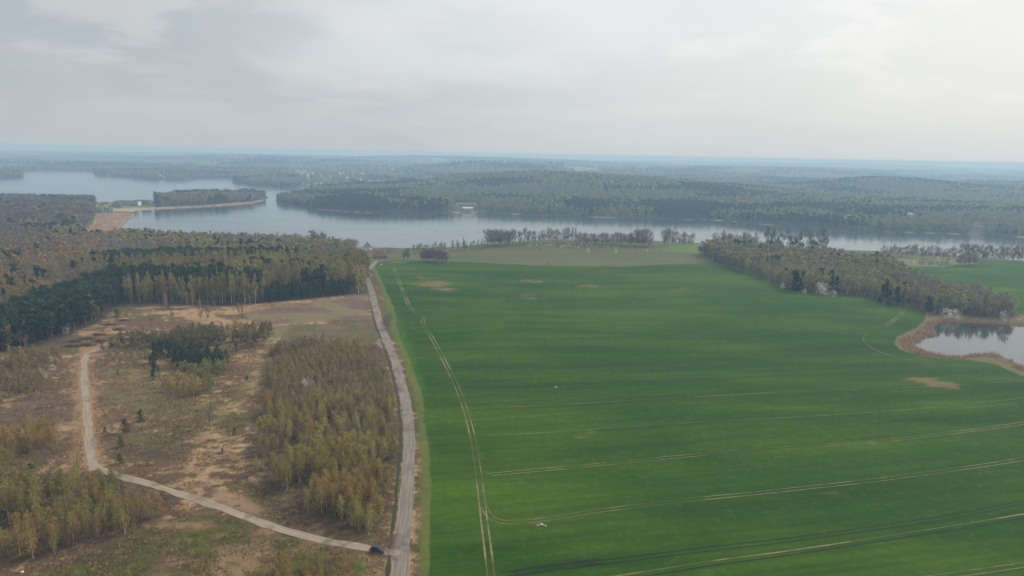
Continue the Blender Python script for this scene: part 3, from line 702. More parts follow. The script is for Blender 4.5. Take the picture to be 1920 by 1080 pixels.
stand('clump_pines', [(276, 718), (298, 712), (300, 685), (282, 680)], 4.2, [(1, 'youngpine', 4, 6.5, [T_PINE], .9)])
stand('heath_shrubs', [(190, 880), (470, 960), (470, 900), (490, 800), (440, 770), (300, 790), (190, 770)], 5.0, [(.9, 'shrub', .5, 1.7, [T_BARE, T_RED, T_RED], 1.2), (.1, 'birch', 3, 5, [T_ORANGE, T_RED], .9)], clump=.52)
stand('west_shrubs', [(-20, 880), (135, 800), (135, 740), (-20, 800)], 6.5, [(1, 'shrub', .8, 2.2, [T_BARE, T_RED], 1.3)], clump=.48)
stand('south_shrubs', [(60, 1150), (230, 1010), (330, 970), (560, 1018), (720, 1045), (730, 1150)], 5.2, [(.75, 'shrub', .9, 2.6, [T_OLIVE, T_GREEN, T_BARE, T_RED], 1.3), (.25, 'birch', 3, 6, [T_OLIVE, T_ORANGE], 1.1)], clump=.46)
stand('south_birches', [(500, 1150), (520, 1075), (560, 1050), (660, 1066), (690, 1100), (705, 1150)], 3.6, [(.6, 'birch', 5, 7.5, [T_OLIVE, T_ORANGE, T_GREEN], 1.15), (.4, 'shrub', 2, 3.4, [T_RED, T_BARE], 1)], clump=.35)
stand('roadside_birches', [(715, 1000), (733, 960), (742, 880), (728, 880)], 6, [(1, 'birch', 4, 7, [T_OLIVE, T_RED], 1)], clump=.45)
stand('clearing_birches', [(235, 585), (420, 580), (500, 600), (480, 622), (300, 625), (240, 640)], 11, [(.5, 'birch', 6, 10, [T_RED, T_ORANGE], .9), (.5, 'shrub', 1, 2.4, [T_BARE], 1.2)], clump=.52)
# mature woods on the left
PF = [(-60, 672), (0, 660), (60, 650), (120, 630), (150, 618), (190, 600), (226, 569), (218, 538), (170, 551), (100, 577), (40, 602), (0, 618), (-60, 632)]
stand('dark_pines', PF, 4.6, [(.50, 'pine', 12, 20, [T_PINE, (.055, .09, .036)], 1.6), (.2, 'pine', 12, 19, [(.045, .075, .032), T_SPRUCE], 1.6), (.12, 'spruce', 10, 19, [T_SPRUCE], 1.2), (.18, 'birch', 11, 17, [T_OLIVE, T_RED], 1.1)])
stand('edge_wood', [(228, 569), (320, 570), (400, 572), (486, 569), (486, 562), (400, 565), (235, 562)], 4.2, [(.75, 'birch', 15, 24, [T_OLIVE, T_YEL, T_RED], .68), (.25, 'shrub', 2, 6, [T_BARE, T_OLIVE], 1)], thin=.12)
stand('edge_pines', [(486, 569), (600, 558), (660, 552), (655, 545), (600, 550), (486, 560)], 4.4, [(.8, 'youngpine', 8, 13, [T_PINE, T_SPRUCE], .8), (.2, 'birch', 14, 18, [T_OLIVE], .7)])
stand('inner_pines', [(216, 560), (486, 561), (486, 552), (400, 548), (216, 545)], 5.0, [(.9, 'pine', 19, 23, [T_PINE], 1.1), (.1, 'birch', 18, 22, [T_YEL], .7)])
stand('inner_birches', [(486, 560), (600, 550), (690, 546), (688, 505), (600, 505), (440, 512), (400, 546)], 5.0, [(.12, 'pine', 17, 21, [T_PINE], 1.1), (.6, 'birch', 14, 23, [T_YEL, T_OLIVE], .8), (.28, 'birch', 16, 21, [T_RED, T_OLIVE], .8)])
stand('inner_birches', [(216, 545), (400, 547), (440, 512), (300, 515), (205, 520)], 5.2, [(.15, 'pine', 17, 21, [T_PINE], 1.1), (.55, 'birch', 14, 23, [T_YEL, T_OLIVE], .8), (.3, 'birch', 17, 22, [T_RED, T_ORANGE], .8)])
stand('pine_band', [(200, 518), (440, 511), (560, 503), (560, 497), (400, 498), (200, 503)], 5.2, [(.92, 'pine', 16, 20, [T_PINE], 1.3), (.08, 'birch', 17, 20, [T_YEL], .8)])
stand('shore_wood', [(200, 502), (400, 497), (560, 496), (676, 503), (655, 486), (635, 472), (450, 463), (300, 458), (235, 452), (200, 460)], 6.0,
      [(.14, 'spruce', 14, 19, [T_SPRUCE, T_PINE], 1.2), (.46, 'birch', 14, 19, [T_OLIVE, T_YEL, T_GREEN], 1.0), (.40, 'bare', 14, 19, [T_BARE, T_GREY], .85)])
stand('west_wood', [(-60, 630), (0, 616), (40, 600), (100, 575), (170, 549), (212, 536), (200, 460), (150, 455), (0, 466), (-60, 472)], 6.0,
      [(.16, 'spruce', 14, 20, [T_SPRUCE, T_PINE], 1.3), (.34, 'birch', 14, 20, [T_OLIVE, (.26, .20, .11), T_ORANGE], 1.0), (.50, 'bare', 13, 18, [T_BARE, (.28, .22, .145), T_RED], .9)])
stand('headland_wood', REG['headland'], 7.5, [(.10, 'pine', 14, 19, [T_PINE], 1.7), (.18, 'birch', 12, 17, [T_OLIVE, T_YEL], 1.2), (.72, 'bare', 12, 17, [T_BARE, (.15, .115, .10)], .95)])
stand('right_wood', REG['rightwood'], 5.2, [(.07, 'spruce', 14, 18, [T_SPRUCE], 1.1), (.50, 'birch', 8.5, 19, [(.27, .27, .12), (.23, .235, .11), (.29, .265, .10)], 1.15), (.43, 'bare', 7.5, 18, [(.23, .195, .15), (.22, .19, .14), T_BARE], .85)])
stand('peninsula_wood', [(288, 389), (380, 386), (470, 379), (497, 372), (494, 368), (420, 367), (300, 371)], 8, [(.2, 'pine', 16, 21, [T_PINE], 1.5), (.3, 'birch', 14, 19, [T_OLIVE], 1.2), (.5, 'bare', 14, 19, [T_BARE, T_GREY], .95)])
stand('resort_trees', [(165, 402), (212, 401), (212, 395), (165, 394)], 9, [(.3, 'birch', 6, 8, [T_OLIVE], 1.1), (.7, 'bare', 6, 8, [T_BARE], .9)])
stand('tip_trees', [(515, 378), (560, 384), (600, 392), (625, 390), (600, 372), (560, 372)], 8, [(.4, 'birch', 10, 15, [T_OLIVE], 1.2), (.6, 'bare', 10, 15, [T_BARE, T_GREY], 1)], clump=.36)
VILLAGE = [(598, 345), (603, 339), (612, 333), (618, 335), (624, 331), (631, 330), (637, 327), (642, 332), (648, 327), (655, 326), (660, 325), (664, 326), (668, 327), (676, 327), (681, 332), (686, 327), (690, 330), (717, 326), (726, 328), (731, 328), (736, 328), (744, 328), (650, 336),
           (658, 334), (670, 338), (680, 340), (687, 341), (652, 340), (637, 338), (575, 338), (566, 345), (605, 350), (320, 331), (305, 333), (298, 330), (210, 314), (190, 313), (150, 313), (120, 314), (60, 314), (95, 313), (240, 314), (1705, 406), (1762, 404)]
near_sets = list(ALL); ALL = []
# woods beyond the lake
farpoly = np.array([(-2600, 1500), (-2600, 4200), (3300, 4200), (3300, 900), (1200, 900), (300, 1300), (-200, 1300)], float)
X, Y, Z = scatter(farpoly, 11.0)
D_ = np.hypot(X, Y); ok = -sdist(X, Y, LAKE_W) > 3
# only the land beyond the far shore
fs_poly = np.array([tuple(p) for p in LAKE_W[22:46]] + [(9000, 9000), (-9000, 9000), tuple(LAKE_W[0])] + [tuple(p) for p in LAKE_W[0:22]])
ok &= inside(X, Y, fs_poly)
for p_ in FARF: ok &= sdist(X, Y, p_) < 4
vil = sdist(X, Y, cast([(520, 330), (560, 352), (640, 352), (780, 345), (800, 330), (760, 322), (560, 318)]))
for hx_, hy_ in cast([(p[0], p[1]) for p in VILLAGE] + [(877, 392.5), (905, 396), (858, 384), (874, 384), (890, 384), (1834, 425), (689, 361), (569, 381)]):
    hd_ = math.hypot(hx_, hy_); al_ = (X * hx_ + Y * hy_) / hd_; la_ = (X * hy_ - Y * hx_) / hd_
    ok &= ~((np.abs(la_) < 10) & (al_ > hd_ - 120) & (al_ < hd_ + 9))
dens = np.where(vil > 0, .16, 1.0) * np.where(D_ > 3200, .6, 1.0)
ok &= rng.uniform(size=len(X)) < dens
ok &= ~((fbm(X / 420, Y / 300, 71, 4, .6) > .65) & (D_ > 3100))
X, Y, Z = X[ok], Y[ok], Z[ok]; D_ = D_[ok]
kn = fbm(X / 190, Y / 120, 401, 4, .55); k2 = fbm(X / 260, Y / 160, 407, 3)
FAR = []  # far tints lightened and greened: extra haze put into the tree colour
for i in range(len(X)):
    u = (kn[i] - .5) * 2.4 + .5 + random.uniform(-.13, .13); hh = random.uniform(13, 19)
    if u < .36: q = ('pine', (.065, .10, .06), 1.7)
    elif u < .56: q = ('birch', random.choice([(.29, .30, .13), (.26, .27, .12)]), 1.3)
    elif u < .60: q = ('spruce', (.04, .075, .045), 1.5)
    else: q = ('bare', random.choice([(.24, .23, .15), (.21, .21, .15)]), .95)
    FAR.append((q[0], 'far' if D_[i] > 1900 else 'low', X[i], Y[i], Z[i], hh, q[2], jt(q[1])))
mass('far_forest', FAR, 'hazy mixed forest covering the hills beyond the long lake', 'forest')
# coarser woods still farther away
X, Y, Z = scatter(np.array([(-7000, 4200), (-9000, 12000), (9000, 12000), (6000, 4200)], float), 46.0)
ok = (-sdist(X, Y, LAKE_W) > 20) & (fbm(X / 420, Y / 300, 71, 4, .6) < .65)
X, Y, Z = X[ok], Y[ok], Z[ok]; kn = fbm(X / 300, Y / 300, 409, 3)
# a tight group of trees per point
FF = []
for i in range(len(X)):
    t_ = (.05, .09, .05) if kn[i] < .50 else random.choice([(.22, .22, .14), (.3, .32, .13)])
    for q in range(2):
        FF.append(('spruce' if kn[i] < .5 else 'shrub', 'far', X[i] + random.uniform(-22, 22), Y[i] + random.uniform(-22, 22), Z[i], random.uniform(14, 20), 1.7 if kn[i] < .5 else 1.2, jt(t_)))
mass('distant_forest', FF, 'pale blue distant forest fading into the haze under the horizon', 'forest')

# split the nearer plants into individuals (the 300 of a kind that show largest) and the rest
TXT = {
    'birch_stand': ('birch', 'young birches in the dense stand beside the asphalt road', 'young birch with rusty olive twigs in the dense stand between side road and asphalt road'),
    'brown_stand': ('birch', 'reddish young birches at the far end of the stand', 'small reddish brown birch in the thicket just short of the green meadow strip'),
    'corner_stand': ('birch', 'birches in the lower left stand', 'pale trunked birch in the lower left stand below the gravel road bend'),
    'west_stand': ('birch', 'birches left of the gravel road', 'birch in the grove left of the straight gravel road near its lower end'),
    'west_thicket': ('birch', 'birches in the thicket at the left edge', 'bare brownish birch in the thicket between dark pines and purple heath'),
    'middle_belt': ('birch', 'olive birches in the belt across the clearing', 'olive leafed birch in the narrow belt running from the road bend across the clearing'),
    'low_thicket': ('birch', 'scrubby saplings beside the road bend', 'scrubby sapling in the low thicket right of the gravel road bend'),
    'clump_birches': ('birch', 'birches in front of the pine clump', 'olive green birch in the grove directly before the dark pine clump'),
    'heath_shrubs': ('birch', 'saplings on the open heath', 'thin lone sapling on the open brown heath inside the road loop'),
    'south_shrubs': ('birch', 'saplings on the mossy ground below the side road', 'low sapling on the mossy ground below the pale side road'),
    'south_birches': ('birch', 'birches at the bottom edge below the side road', 'birch at the bottom edge below the side road junction'),
    'roadside_birches': ('birch', 'birches on the ditch bank', 'small birch on the ditch bank left of the asphalt road'),
    'clearing_birches': ('birch', 'thin birches on the straw coloured clearing', 'thin birch standing alone on the straw coloured clearing before the forest edge'),
    'pine_clump': ('pine', 'young pines in the dark clump', 'bushy dark green young pine in the clump in the middle of the clearing'),
    'clump_pines': ('pine', 'young pines left of the olive birch grove', 'young pine at the left side of the olive birch grove'),
    'dark_pines': ('pine', 'tall pines of the dark wood at the left', 'tall dark pine in the dense wood above the gravel road at the left edge'),
    'edge_wood': ('birch', 'tall birches on the forest edge', 'tall slender birch with white trunk on the forest edge behind the clearing'),
    'edge_pines': ('pine', 'low pines on the forest edge', 'low dark pine on the forest edge above the brown heath strip'),
    'inner_pines': ('pine', 'tall pines behind the forest edge', 'tall pine just behind the white birch trunks of the forest edge'),
    'right_wood': ('tree', 'leafless trees of the wood between crop and pond', 'leafless tree in the wood between the green crop field and the pond'),
}
TW = ((T_OLIVE, 'olive'), (T_ORANGE, 'rusty orange'), (T_YEL, 'yellowish'), (T_RED, 'reddish brown'), (T_BARE, 'brown'), (T_GREY, 'greyish'), (T_PINE, 'green'), (T_SPRUCE, 'blackish green'), (T_GREEN, 'light green'))
def detail_label(p, st):
    px, py, _ = project(np.array([p[1]]), np.array([p[2]]), np.array([p[3]])); px, py = float(px[0]), float(py[0])
    x0, x1, y0, y1, h0, h1 = st
    a = (py - y0) / max(y1 - y0, 1); b = (px - x0) / max(x1 - x0, 1); c = (p[4] - h0) / max(h1 - h0, .1)
    col_ = min(TW, key=lambda q: sum((u - v) ** 2 for u, v in zip(q[0], p[6])))[1]
    size = 'short' if c < .35 else ('mid height' if c < .7 else 'tall')
    return size, col_, ('at the back' if a < .25 else 'behind the middle' if a < .5 else 'before the middle' if a < .75 else 'at the front'), ('left end' if b < .2 else 'left half' if b < .4 else 'middle' if b < .6 else 'right half' if b < .8 else 'right end')
PLACE = {'birch_stand': 'the stand beside the asphalt', 'brown_stand': 'the reddish thicket', 'corner_stand': 'the lower left stand', 'west_stand': 'the gravel road grove',
         'west_thicket': 'the left thicket', 'middle_belt': 'the belt across the clearing', 'low_thicket': 'the thicket at the road bend', 'clump_birches': 'the grove before pines', 'heath_shrubs': 'the open heath',
         'south_shrubs': 'the mossy ground', 'south_birches': 'the bottom edge grove', 'roadside_birches': 'the ditch bank', 'west_shrubs': 'the purple heath', 'clearing_birches': 'the straw clearing', 'pine_clump': 'the dark pine clump',
         'clump_pines': 'the pines beside the grove', 'dark_pines': 'the dark pine wood', 'edge_wood': 'the forest edge', 'edge_pines': 'the forest edge pines', 'inner_pines': 'the inner pines',
         'inner_birches': 'the tall birch wood', 'pine_band': 'the pine band', 'shore_wood': 'the shore wood', 'west_wood': 'the brown wood', 'headland_wood': 'the headland wood', 'right_wood': 'the wood by the pond', 'peninsula_wood': 'the peninsula wood',
         'resort_trees': 'the resort trees', 'tip_trees': 'the tip of land'}
def lab(key, kind):
    t = TXT.get(key)
    nm = {'birch': 'birch_tree', 'shrub': 'shrub', 'youngpine': 'pine_tree', 'pine': 'pine_tree', 'spruce': 'spruce_tree', 'bare': 'bare_tree'}[kind]
    cat = {'birch': 'birch tree', 'shrub': 'shrub', 'youngpine': 'pine tree', 'pine': 'pine tree', 'spruce': 'spruce tree', 'bare': 'leafless tree'}[kind]
    noun = {'birch': 'birch', 'shrub': 'shrub', 'youngpine': 'young pine', 'pine': 'pine', 'spruce': 'spruce', 'bare': 'leafless tree'}[kind]
    if t and (t[0] == noun or (t[0] == 'pine' and noun in ('pine', 'young pine')) or (t[0] == 'tree' and noun == 'leafless tree')): return nm, cat, t[2], t[1]
    place = {'birch_stand': 'in the dense birch stand beside the asphalt road', 'brown_stand': 'in the reddish thicket short of the green meadow strip', 'corner_stand': 'in the lower left birch stand',
             'west_stand': 'in the grove left of the straight gravel road', 'west_thicket': 'in the thicket below the dark pines', 'middle_belt': 'in the olive belt across the clearing',
             'low_thicket': 'in the low thicket right of the road bend', 'clump_birches': 'in the grove before the dark pine clump', 'heath_shrubs': 'on the open brown heath inside the road loop',
             'south_shrubs': 'on the mossy ground below the side road', 'south_birches': 'at the bottom edge below the side road junction', 'west_shrubs': 'on the purple heath left of the gravel road',
             'clearing_birches': 'on the straw coloured clearing', 'dark_pines': 'in the dark wood at the left edge', 'edge_pines': 'on the forest edge above the heath strip', 'inner_pines': 'behind the forest edge',
             'inner_birches': 'in the tall wood behind the forest edge', 'pine_band': 'in the dark pine band crossing the wood', 'shore_wood': 'in the wood along the near lake shore', 'west_wood': 'in the brown wood above the dark pines',
             'headland_wood': 'on the wooded headland by the reed bay', 'right_wood': 'in the wood between crop field and pond', 'peninsula_wood': 'on the wooded peninsula in the lake', 'resort_trees': 'beside the lakeside resort',
             'tip_trees': 'on the tip of land opposite the peninsula'}.get(key, 'in the wood')
    look = {'birch': 'slender olive birch', 'shrub': 'low twiggy brown shrub', 'youngpine': 'bushy dark green pine', 'pine': 'dark green pine with bare lower trunk', 'spruce': 'dark pointed spruce', 'bare': 'leafless grey brown tree'}[kind]
    return nm, cat, look + ' ' + place, noun + ('es' if noun in ('birch', 'bush') else 's') + ' ' + place
LODD = lambda d: 'near' if d < 330 else ('mid' if d < 700 else 'low')
byk = {}
for p in near_sets:
    k = {'youngpine': 'pine'}.get(p[0], p[0]); byk.setdefault(k, []).append(p)
STUFFN = {'birch': ('birch_woodland', 'olive and rusty birches filling the stands and woods this side of the lake', 'woodland'),
          'pine': ('pine_woodland', 'dark green pines filling the woods this side of the lake', 'woodland'),
          'bare': ('bare_woodland', 'leafless grey brown trees filling the woods along the near shore and headland', 'woodland'),
          'shrub': ('undergrowth', 'low twiggy brown undergrowth filling thickets and heath left of the road', 'undergrowth'),
          'spruce': ('spruce_woodland', 'dark pointed spruces scattered through the woods of the near shore', 'woodland')}
STB = {}
for p in near_sets:
    px_, py_, _ = project(np.array([p[1]]), np.array([p[2]]), np.array([p[3]])); q = STB.setdefault((p[7]), [1e9, -1e9, 1e9, -1e9, 1e9, -1e9])
    q[0] = min(q[0], px_[0]); q[1] = max(q[1], px_[0]); q[2] = min(q[2], py_[0]); q[3] = max(q[3], py_[0]); q[4] = min(q[4], p[4]); q[5] = max(q[5], p[4])
SEEN_L = {}
for k, ps in byk.items():
    ps.sort(key=lambda p: math.hypot(p[1], p[2]) / (p[4] if p[0] != 'shrub' else p[4]))
    n_ind = 295
    print('KIND', k, len(ps), 'farthest single', round(math.hypot(ps[min(n_ind, len(ps)) - 1][1], ps[min(n_ind, len(ps)) - 1][2])))
    for p in ps[:n_ind]:
        nm, cat, lb, gr = lab(p[7], p[0]); d = math.hypot(p[1], p[2])
        sz, co, dp_, sd_ = detail_label(p, STB[p[7]]); noun = {'youngpine': 'bushy pine', 'bare': 'leafless tree'}.get(p[0], p[0])
        lb = f'{sz} {co} {noun} {dp_}, {sd_}, of {PLACE.get(p[7], "the wood")}'.replace('mid height', 'middling')
        one_tree(nm, p[0], LODD(d), p[1], p[2], p[4], p[6], lb, cat, gr, p[5], z=p[3] - .05)
    rest = ps[n_ind:]
    if rest:
        nm, lb, cat = STUFFN[k]
        mass(nm, [(p[0], LODD(math.hypot(p[1], p[2])), p[1], p[2], p[3] - .05, p[4], p[5], p[6]) for p in rest], lb, cat)

# ------------------------------------------------------------------ single trees and rows, placed one by one
def at(px, py):
    c = cast([(px, py)])[0]; return float(c[0]), float(c[1])
def single(name, kind, px, py, h, tint, label, cat, group=None, wide=1.0, lod=None):
    x, y = at(px, py); d = math.hypot(x, y)
    return one_tree(name, kind, lod or ('near' if d < 700 else 'mid'), x, y, h, tint, label, cat, group, wide)
for px, py, h, lb in ((236, 810, 4.2, 'round dark young pine nearest the gravel road, largest of the heath pines'), (264, 791, 4.0, 'bushy dark pine with shrub beside it at the top of the heath pines'),
                      (227, 838, 3.0, 'small round dark pine casting a shadow toward the road end'), (225, 869, 2.6, 'low pale green pine just above the side road start'),
                      (197, 812, 1.8, 'tiny upright pine beside the gravel road'), (443, 658, 3.6, 'lone dark pine right of the pine clump on the bare strip'), (463, 716, 2.4, 'small lone pine on the yellowish track'),
                      (221, 701, 1.8, 'tiny pine alone on the grassy patch right of the gravel road'), (440, 815, 2.0, 'small blue green pine on the straw heath left of the birch stand'), (417, 849, 1.5, 'tiny pine on the straw slope left of the birch stand'),
                      (219, 596, 4.5, 'dark bush shaped pine alone before the tip of the dark wood'), (316, 578, 3.4, 'small pine on the straw clearing near the forest edge'), (706, 890, 3.2, 'dark young pine on the right rim of the birch stand'), (58, 893, 3.4, 'small dark pine at the foot of the birch grove by the left edge')):
    single('pine_tree', 'youngpine', px, py, h * 1.3, jt((.04, .068, .026), .1), lb, 'pine tree', wide=1.35)
for px, py, h, lb, k, tn in ((430, 641, 11, 'first and leftmost of four taller trees above the olive belt', 'birch', T_OLIVE), (452, 642, 10, 'second of four taller trees above the olive belt', 'birch', T_OLIVE),
                             (478, 642, 12, 'third of four taller trees above the olive belt', 'birch', T_OLIVE), (499, 647, 14, 'broad olive tree at the right end of the belt', 'birch', (.19, .16, .065)),
                             (311, 581, 11, 'thin birch standing before the left forest edge', 'birch', T_RED), (352, 576, 11, 'left birch of a thin pair before the forest edge', 'birch', T_ORANGE), (362, 575, 11, 'right birch of a thin pair before the forest edge', 'birch', T_ORANGE),
                             (378, 604, 14, 'tall thin birch in the middle of the straw clearing', 'birch', T_RED), (434, 818, 9, 'tall thin bare birch on the heath left of the brown stand', 'birch', T_RED),
                             (399, 768, 8, 'lone rusty birch in front of the olive grove', 'birch', T_ORANGE), (700, 905, 7, 'broad green bush shaped tree near the ditch', 'bare', T_OLIVE),
                             (397, 800, 9, 'thin pale birch below the olive grove', 'birch', T_BARE), (212, 815, 6, 'sparse sapling between the small pines and the gravel road', 'birch', T_ORANGE)):
    single({'birch': 'birch_tree', 'bare': 'bare_tree'}[k], k, px, py, h, tn, lb, {'birch': 'birch tree', 'bare': 'leafless tree'}[k], wide=.85 if k == 'birch' and py != 647 else 1.3)
single('bare_tree', 'bare', 728, 1049, 7.0, (.26, .20, .15), 'spiky leafless tree overhanging the dark car at the junction', 'leafless tree', wide=.95, lod='near')
single('bare_tree', 'bare', 716, 1019, 3.2, (.24, .14, .08), 'rusty twiggy bush behind the dark car at the junction', 'leafless tree', wide=1.3, lod='near')
single('bare_tree', 'bare', 724, 618, 8.5, (.15, .12, .09), 'leafless roadside tree shading the bend of the asphalt road', 'leafless tree', wide=1.2, lod='near')
single('bare_tree', 'bare', 731, 606, 6.5, (.15, .12, .09), 'smaller leafless tree right behind the one at the road bend', 'leafless tree', wide=1.2, lod='near')
single('bare_tree', 'bare', 692, 524, 9, (.12, .11, .08), 'round dark leafless tree where the asphalt road leaves the wood', 'leafless tree', wide=1.1, lod='near')
for px, py, h, tn, wd, lb in ((655, 480, 19, T_GREEN, 1.3, 'broad olive tree at the wood corner left of the white house'), (610, 480, 15, T_GREEN, 1.3, 'round bright olive tree in the shore wood'),
                              (560, 470, 21, (.13, .10, .09), 1.3, 'left purple brown crown rising above the shore wood'), (585, 470, 22, (.13, .10, .09), 1.3, 'middle purple brown crown rising above the shore wood'), (605, 468, 20, (.14, .11, .09), 1.2, 'right purple brown crown rising above the shore wood'),
                              (672, 549, 22, T_YEL, 1.0, 'tall yellow green birch at the right corner of the wood beside the road'), (682, 545, 20, T_YEL, 1.0, 'yellow green birch closest to the asphalt road at the wood corner'),
                              (757, 487, 11, (.10, .09, .085), .8, 'left of the dark pair of trees right of the farm'), (765, 487, 13, (.11, .095, .085), .8, 'right of the dark pair of trees right of the farm')):
    single('bare_tree' if 'birch' not in lb else 'birch_tree', 'bare' if 'birch' not in lb else 'birch', px, py, h, tn, lb, 'leafless tree' if 'birch' not in lb else 'birch tree', wide=wd, lod='mid')
for px, py in ((454, 484), (461, 486), (467, 484), (474, 485), (481, 483), (488, 485), (470, 481), (522, 482), (529, 482), (277, 478), (405, 477)):
    single('spruce_tree', 'spruce', px, py, random.uniform(17, 21), T_SPRUCE, 'tall black green spruce rising from the shore wood in a small group', 'spruce tree', 'spruces rising from the shore wood', 1.0, 'mid')
for px, py, h in ((1652, 568, 15), (1666, 571, 12), (1680, 572, 14), (1738, 585, 12), (1745, 583, 10)):
    single('spruce_tree', 'spruce', px, py, h, T_SPRUCE, 'dark spruce on the crop side edge of the right wood', 'spruce tree', 'spruces on the edge of the right wood', 1.15, 'mid')
for px, py, h in ((1560, 500, 13), (1566, 505, 13), (1548, 498, 12), (1555, 508, 12), (1520, 485, 12), (1500, 482, 12)):
    single('pine_tree', 'pine', px, py, h, T_PINE, 'dark pine in the middle of the right wood', 'pine tree', 'pines inside the right wood', 1.7, 'mid')
def row(name, x0, y0, x1, y1, n, h, tints, kind, label, cat, group, wide=.8, jy=1.0, lod='mid'):
    for i in range(n):
        t = (i + .5 + random.uniform(-.35, .35)) / n
        f_ = random.uniform(.8, 1.12)
        lb = ('tall ' if f_ > 1.0 else 'lower ' if f_ < .9 else 'middling ') + label.replace('tall ', '') + ', ' + ('left end' if t < .17 else 'left part' if t < .4 else 'middle' if t < .6 else 'right part' if t < .83 else 'right end')
        single(name, kind, x0 + (x1 - x0) * t, y0 + (y1 - y0) * t + random.uniform(-jy, jy), h * HM * f_, jt(random.choice(tints)), lb, cat, group, wide, lod)
TB = [T_BARE, T_GREY]; HM = 1.25
row('shore_tree', 912, 461, 962, 458, 14, 15, TB, 'bare', 'leafless tree in the domed clump by the lake', 'leafless tree', 'trees of the domed clump on the meadow hill', 1.0, 2)
row('shore_tree', 964, 457, 1080, 455, 22, 14, TB, 'bare', 'slender leafless tree in the row on the meadow hilltop', 'leafless tree', 'slender tree row on the meadow hill', .6)
row('shore_tree', 1080, 457, 1186, 459, 30, 11, TB, 'bare', 'leafless tree in the even hedge like belt right of the slender row', 'leafless tree', 'even tree belt on the meadow hill', .8, 1.5)
row('shore_tree', 1182, 461, 1222, 462, 9, 16, TB, 'bare', 'tall leafless tree where the belt on the meadow hill ends', 'leafless tree', 'tall trees ending the meadow belt', .8)
row('shore_tree', 1241, 459, 1268, 460, 7, 16, TB, 'bare', 'leafless tree in the left of two lakeside groups above bright grass', 'leafless tree', 'left lakeside tree group above bright grass', .6, .5)
row('shore_tree', 1273, 460, 1300, 461, 7, 13, TB, 'bare', 'leafless tree in the right of two lakeside groups above bright grass', 'leafless tree', 'right lakeside tree group above bright grass', .6, .5)
row('shore_tree', 1336, 464, 1420, 468, 20, 15, TB + [T_OLIVE], 'bare', 'leafless shore tree with the lake showing between the trunks', 'leafless tree', 'shore trees behind the left end of the right wood', .7, .6)
row('mistletoe_tree', 1430, 478, 1545, 482, 9, 24, [(.12, .105, .09)], 'poplar', 'tall sparse tree with dark mistletoe balls above the right wood', 'poplar', 'sparse poplars above the right wood', .9, .6)
row('alley_tree', 1655, 480, 1800, 486, 26, 11, TB, 'bare', 'leafless tree in the lakeside alley left of the shrub island', 'leafless tree', 'lakeside alley, left stretch', .8, .6)
row('alley_tree', 1800, 487, 1925, 492, 20, 15, TB, 'bare', 'tall leafless tree in the lakeside alley at the right edge', 'leafless tree', 'lakeside alley, right stretch', .75, .5)
row('island_tree', 1796, 497, 1832, 497, 9, 10, TB, 'bare', 'leafless tree at the right end of the shrub island in the field', 'leafless tree', 'trees at the end of the shrub island', .8, .8)
row('island_shrub', 1722, 496, 1790, 497, 10, 5, [(.14, .115, .09)], 'shrub', 'low brown shrub on the shrub island in the right field', 'shrub', 'shrubs on the island in the right field', 1.2, .8)
row('copse_tree', 790, 490, 838, 491, 16, 9.5, [(.12, .095, .085), (.14, .11, .095)], 'bare', 'purple brown leafless tree in the copse beside the white bush', 'leafless tree', 'trees of the copse on the far field edge', .9, 2)
row('hedge_tree', 775, 474, 836, 474, 14, 9, TB + [T_OLIVE], 'bare', 'small tree on the shore line behind the copse', 'leafless tree', 'small shore trees behind the copse', .7, 1.2)
row('hedge_tree', 696, 474, 745, 474, 9, 5.5, [T_GREEN, T_BARE], 'shrub', 'low green tree on the shore line behind the red roofed barn', 'shrub', 'low green shore trees behind the barn', 1, 1)
row('hedge_tree', 845, 471, 912, 466, 10, 9, TB, 'bare', 'small leafless tree on the shore line left of the domed clump', 'leafless tree', 'small shore trees left of the domed clump', .7, 1.2)
row('meadow_shrub', 965, 463, 1230, 468, 30, 4, [(.15, .12, .09), T_OLIVE], 'shrub', 'low brown shrub below the tree belt on the meadow hill', 'shrub', 'shrubs below the meadow tree belt', 1.2, 4)
row('road_shrub', 735, 640, 800, 800, 10, 1.6, [(.2, .14, .09)], 'shrub', 'low dry bush on the strip between road and crop', 'shrub', 'bushes between road and crop', 1.0, 2, 'mid')
row('farm_tree', 652, 472, 668, 476, 3, 12, TB, 'bare', 'leafless tree beside the white gabled house', 'leafless tree', 'trees left of the white house', .9, 1)
single('bare_tree', 'bare', 869, 468, 15, (.12, .10, .09), 'thin spire like dead tree on the shore line', 'leafless tree', wide=.18, lod='mid')
single('shrub', 'shrub', 1026, 497, 4, (.13, .11, .08), 'lone dark bush on the upper edge of the crop field', 'shrub')
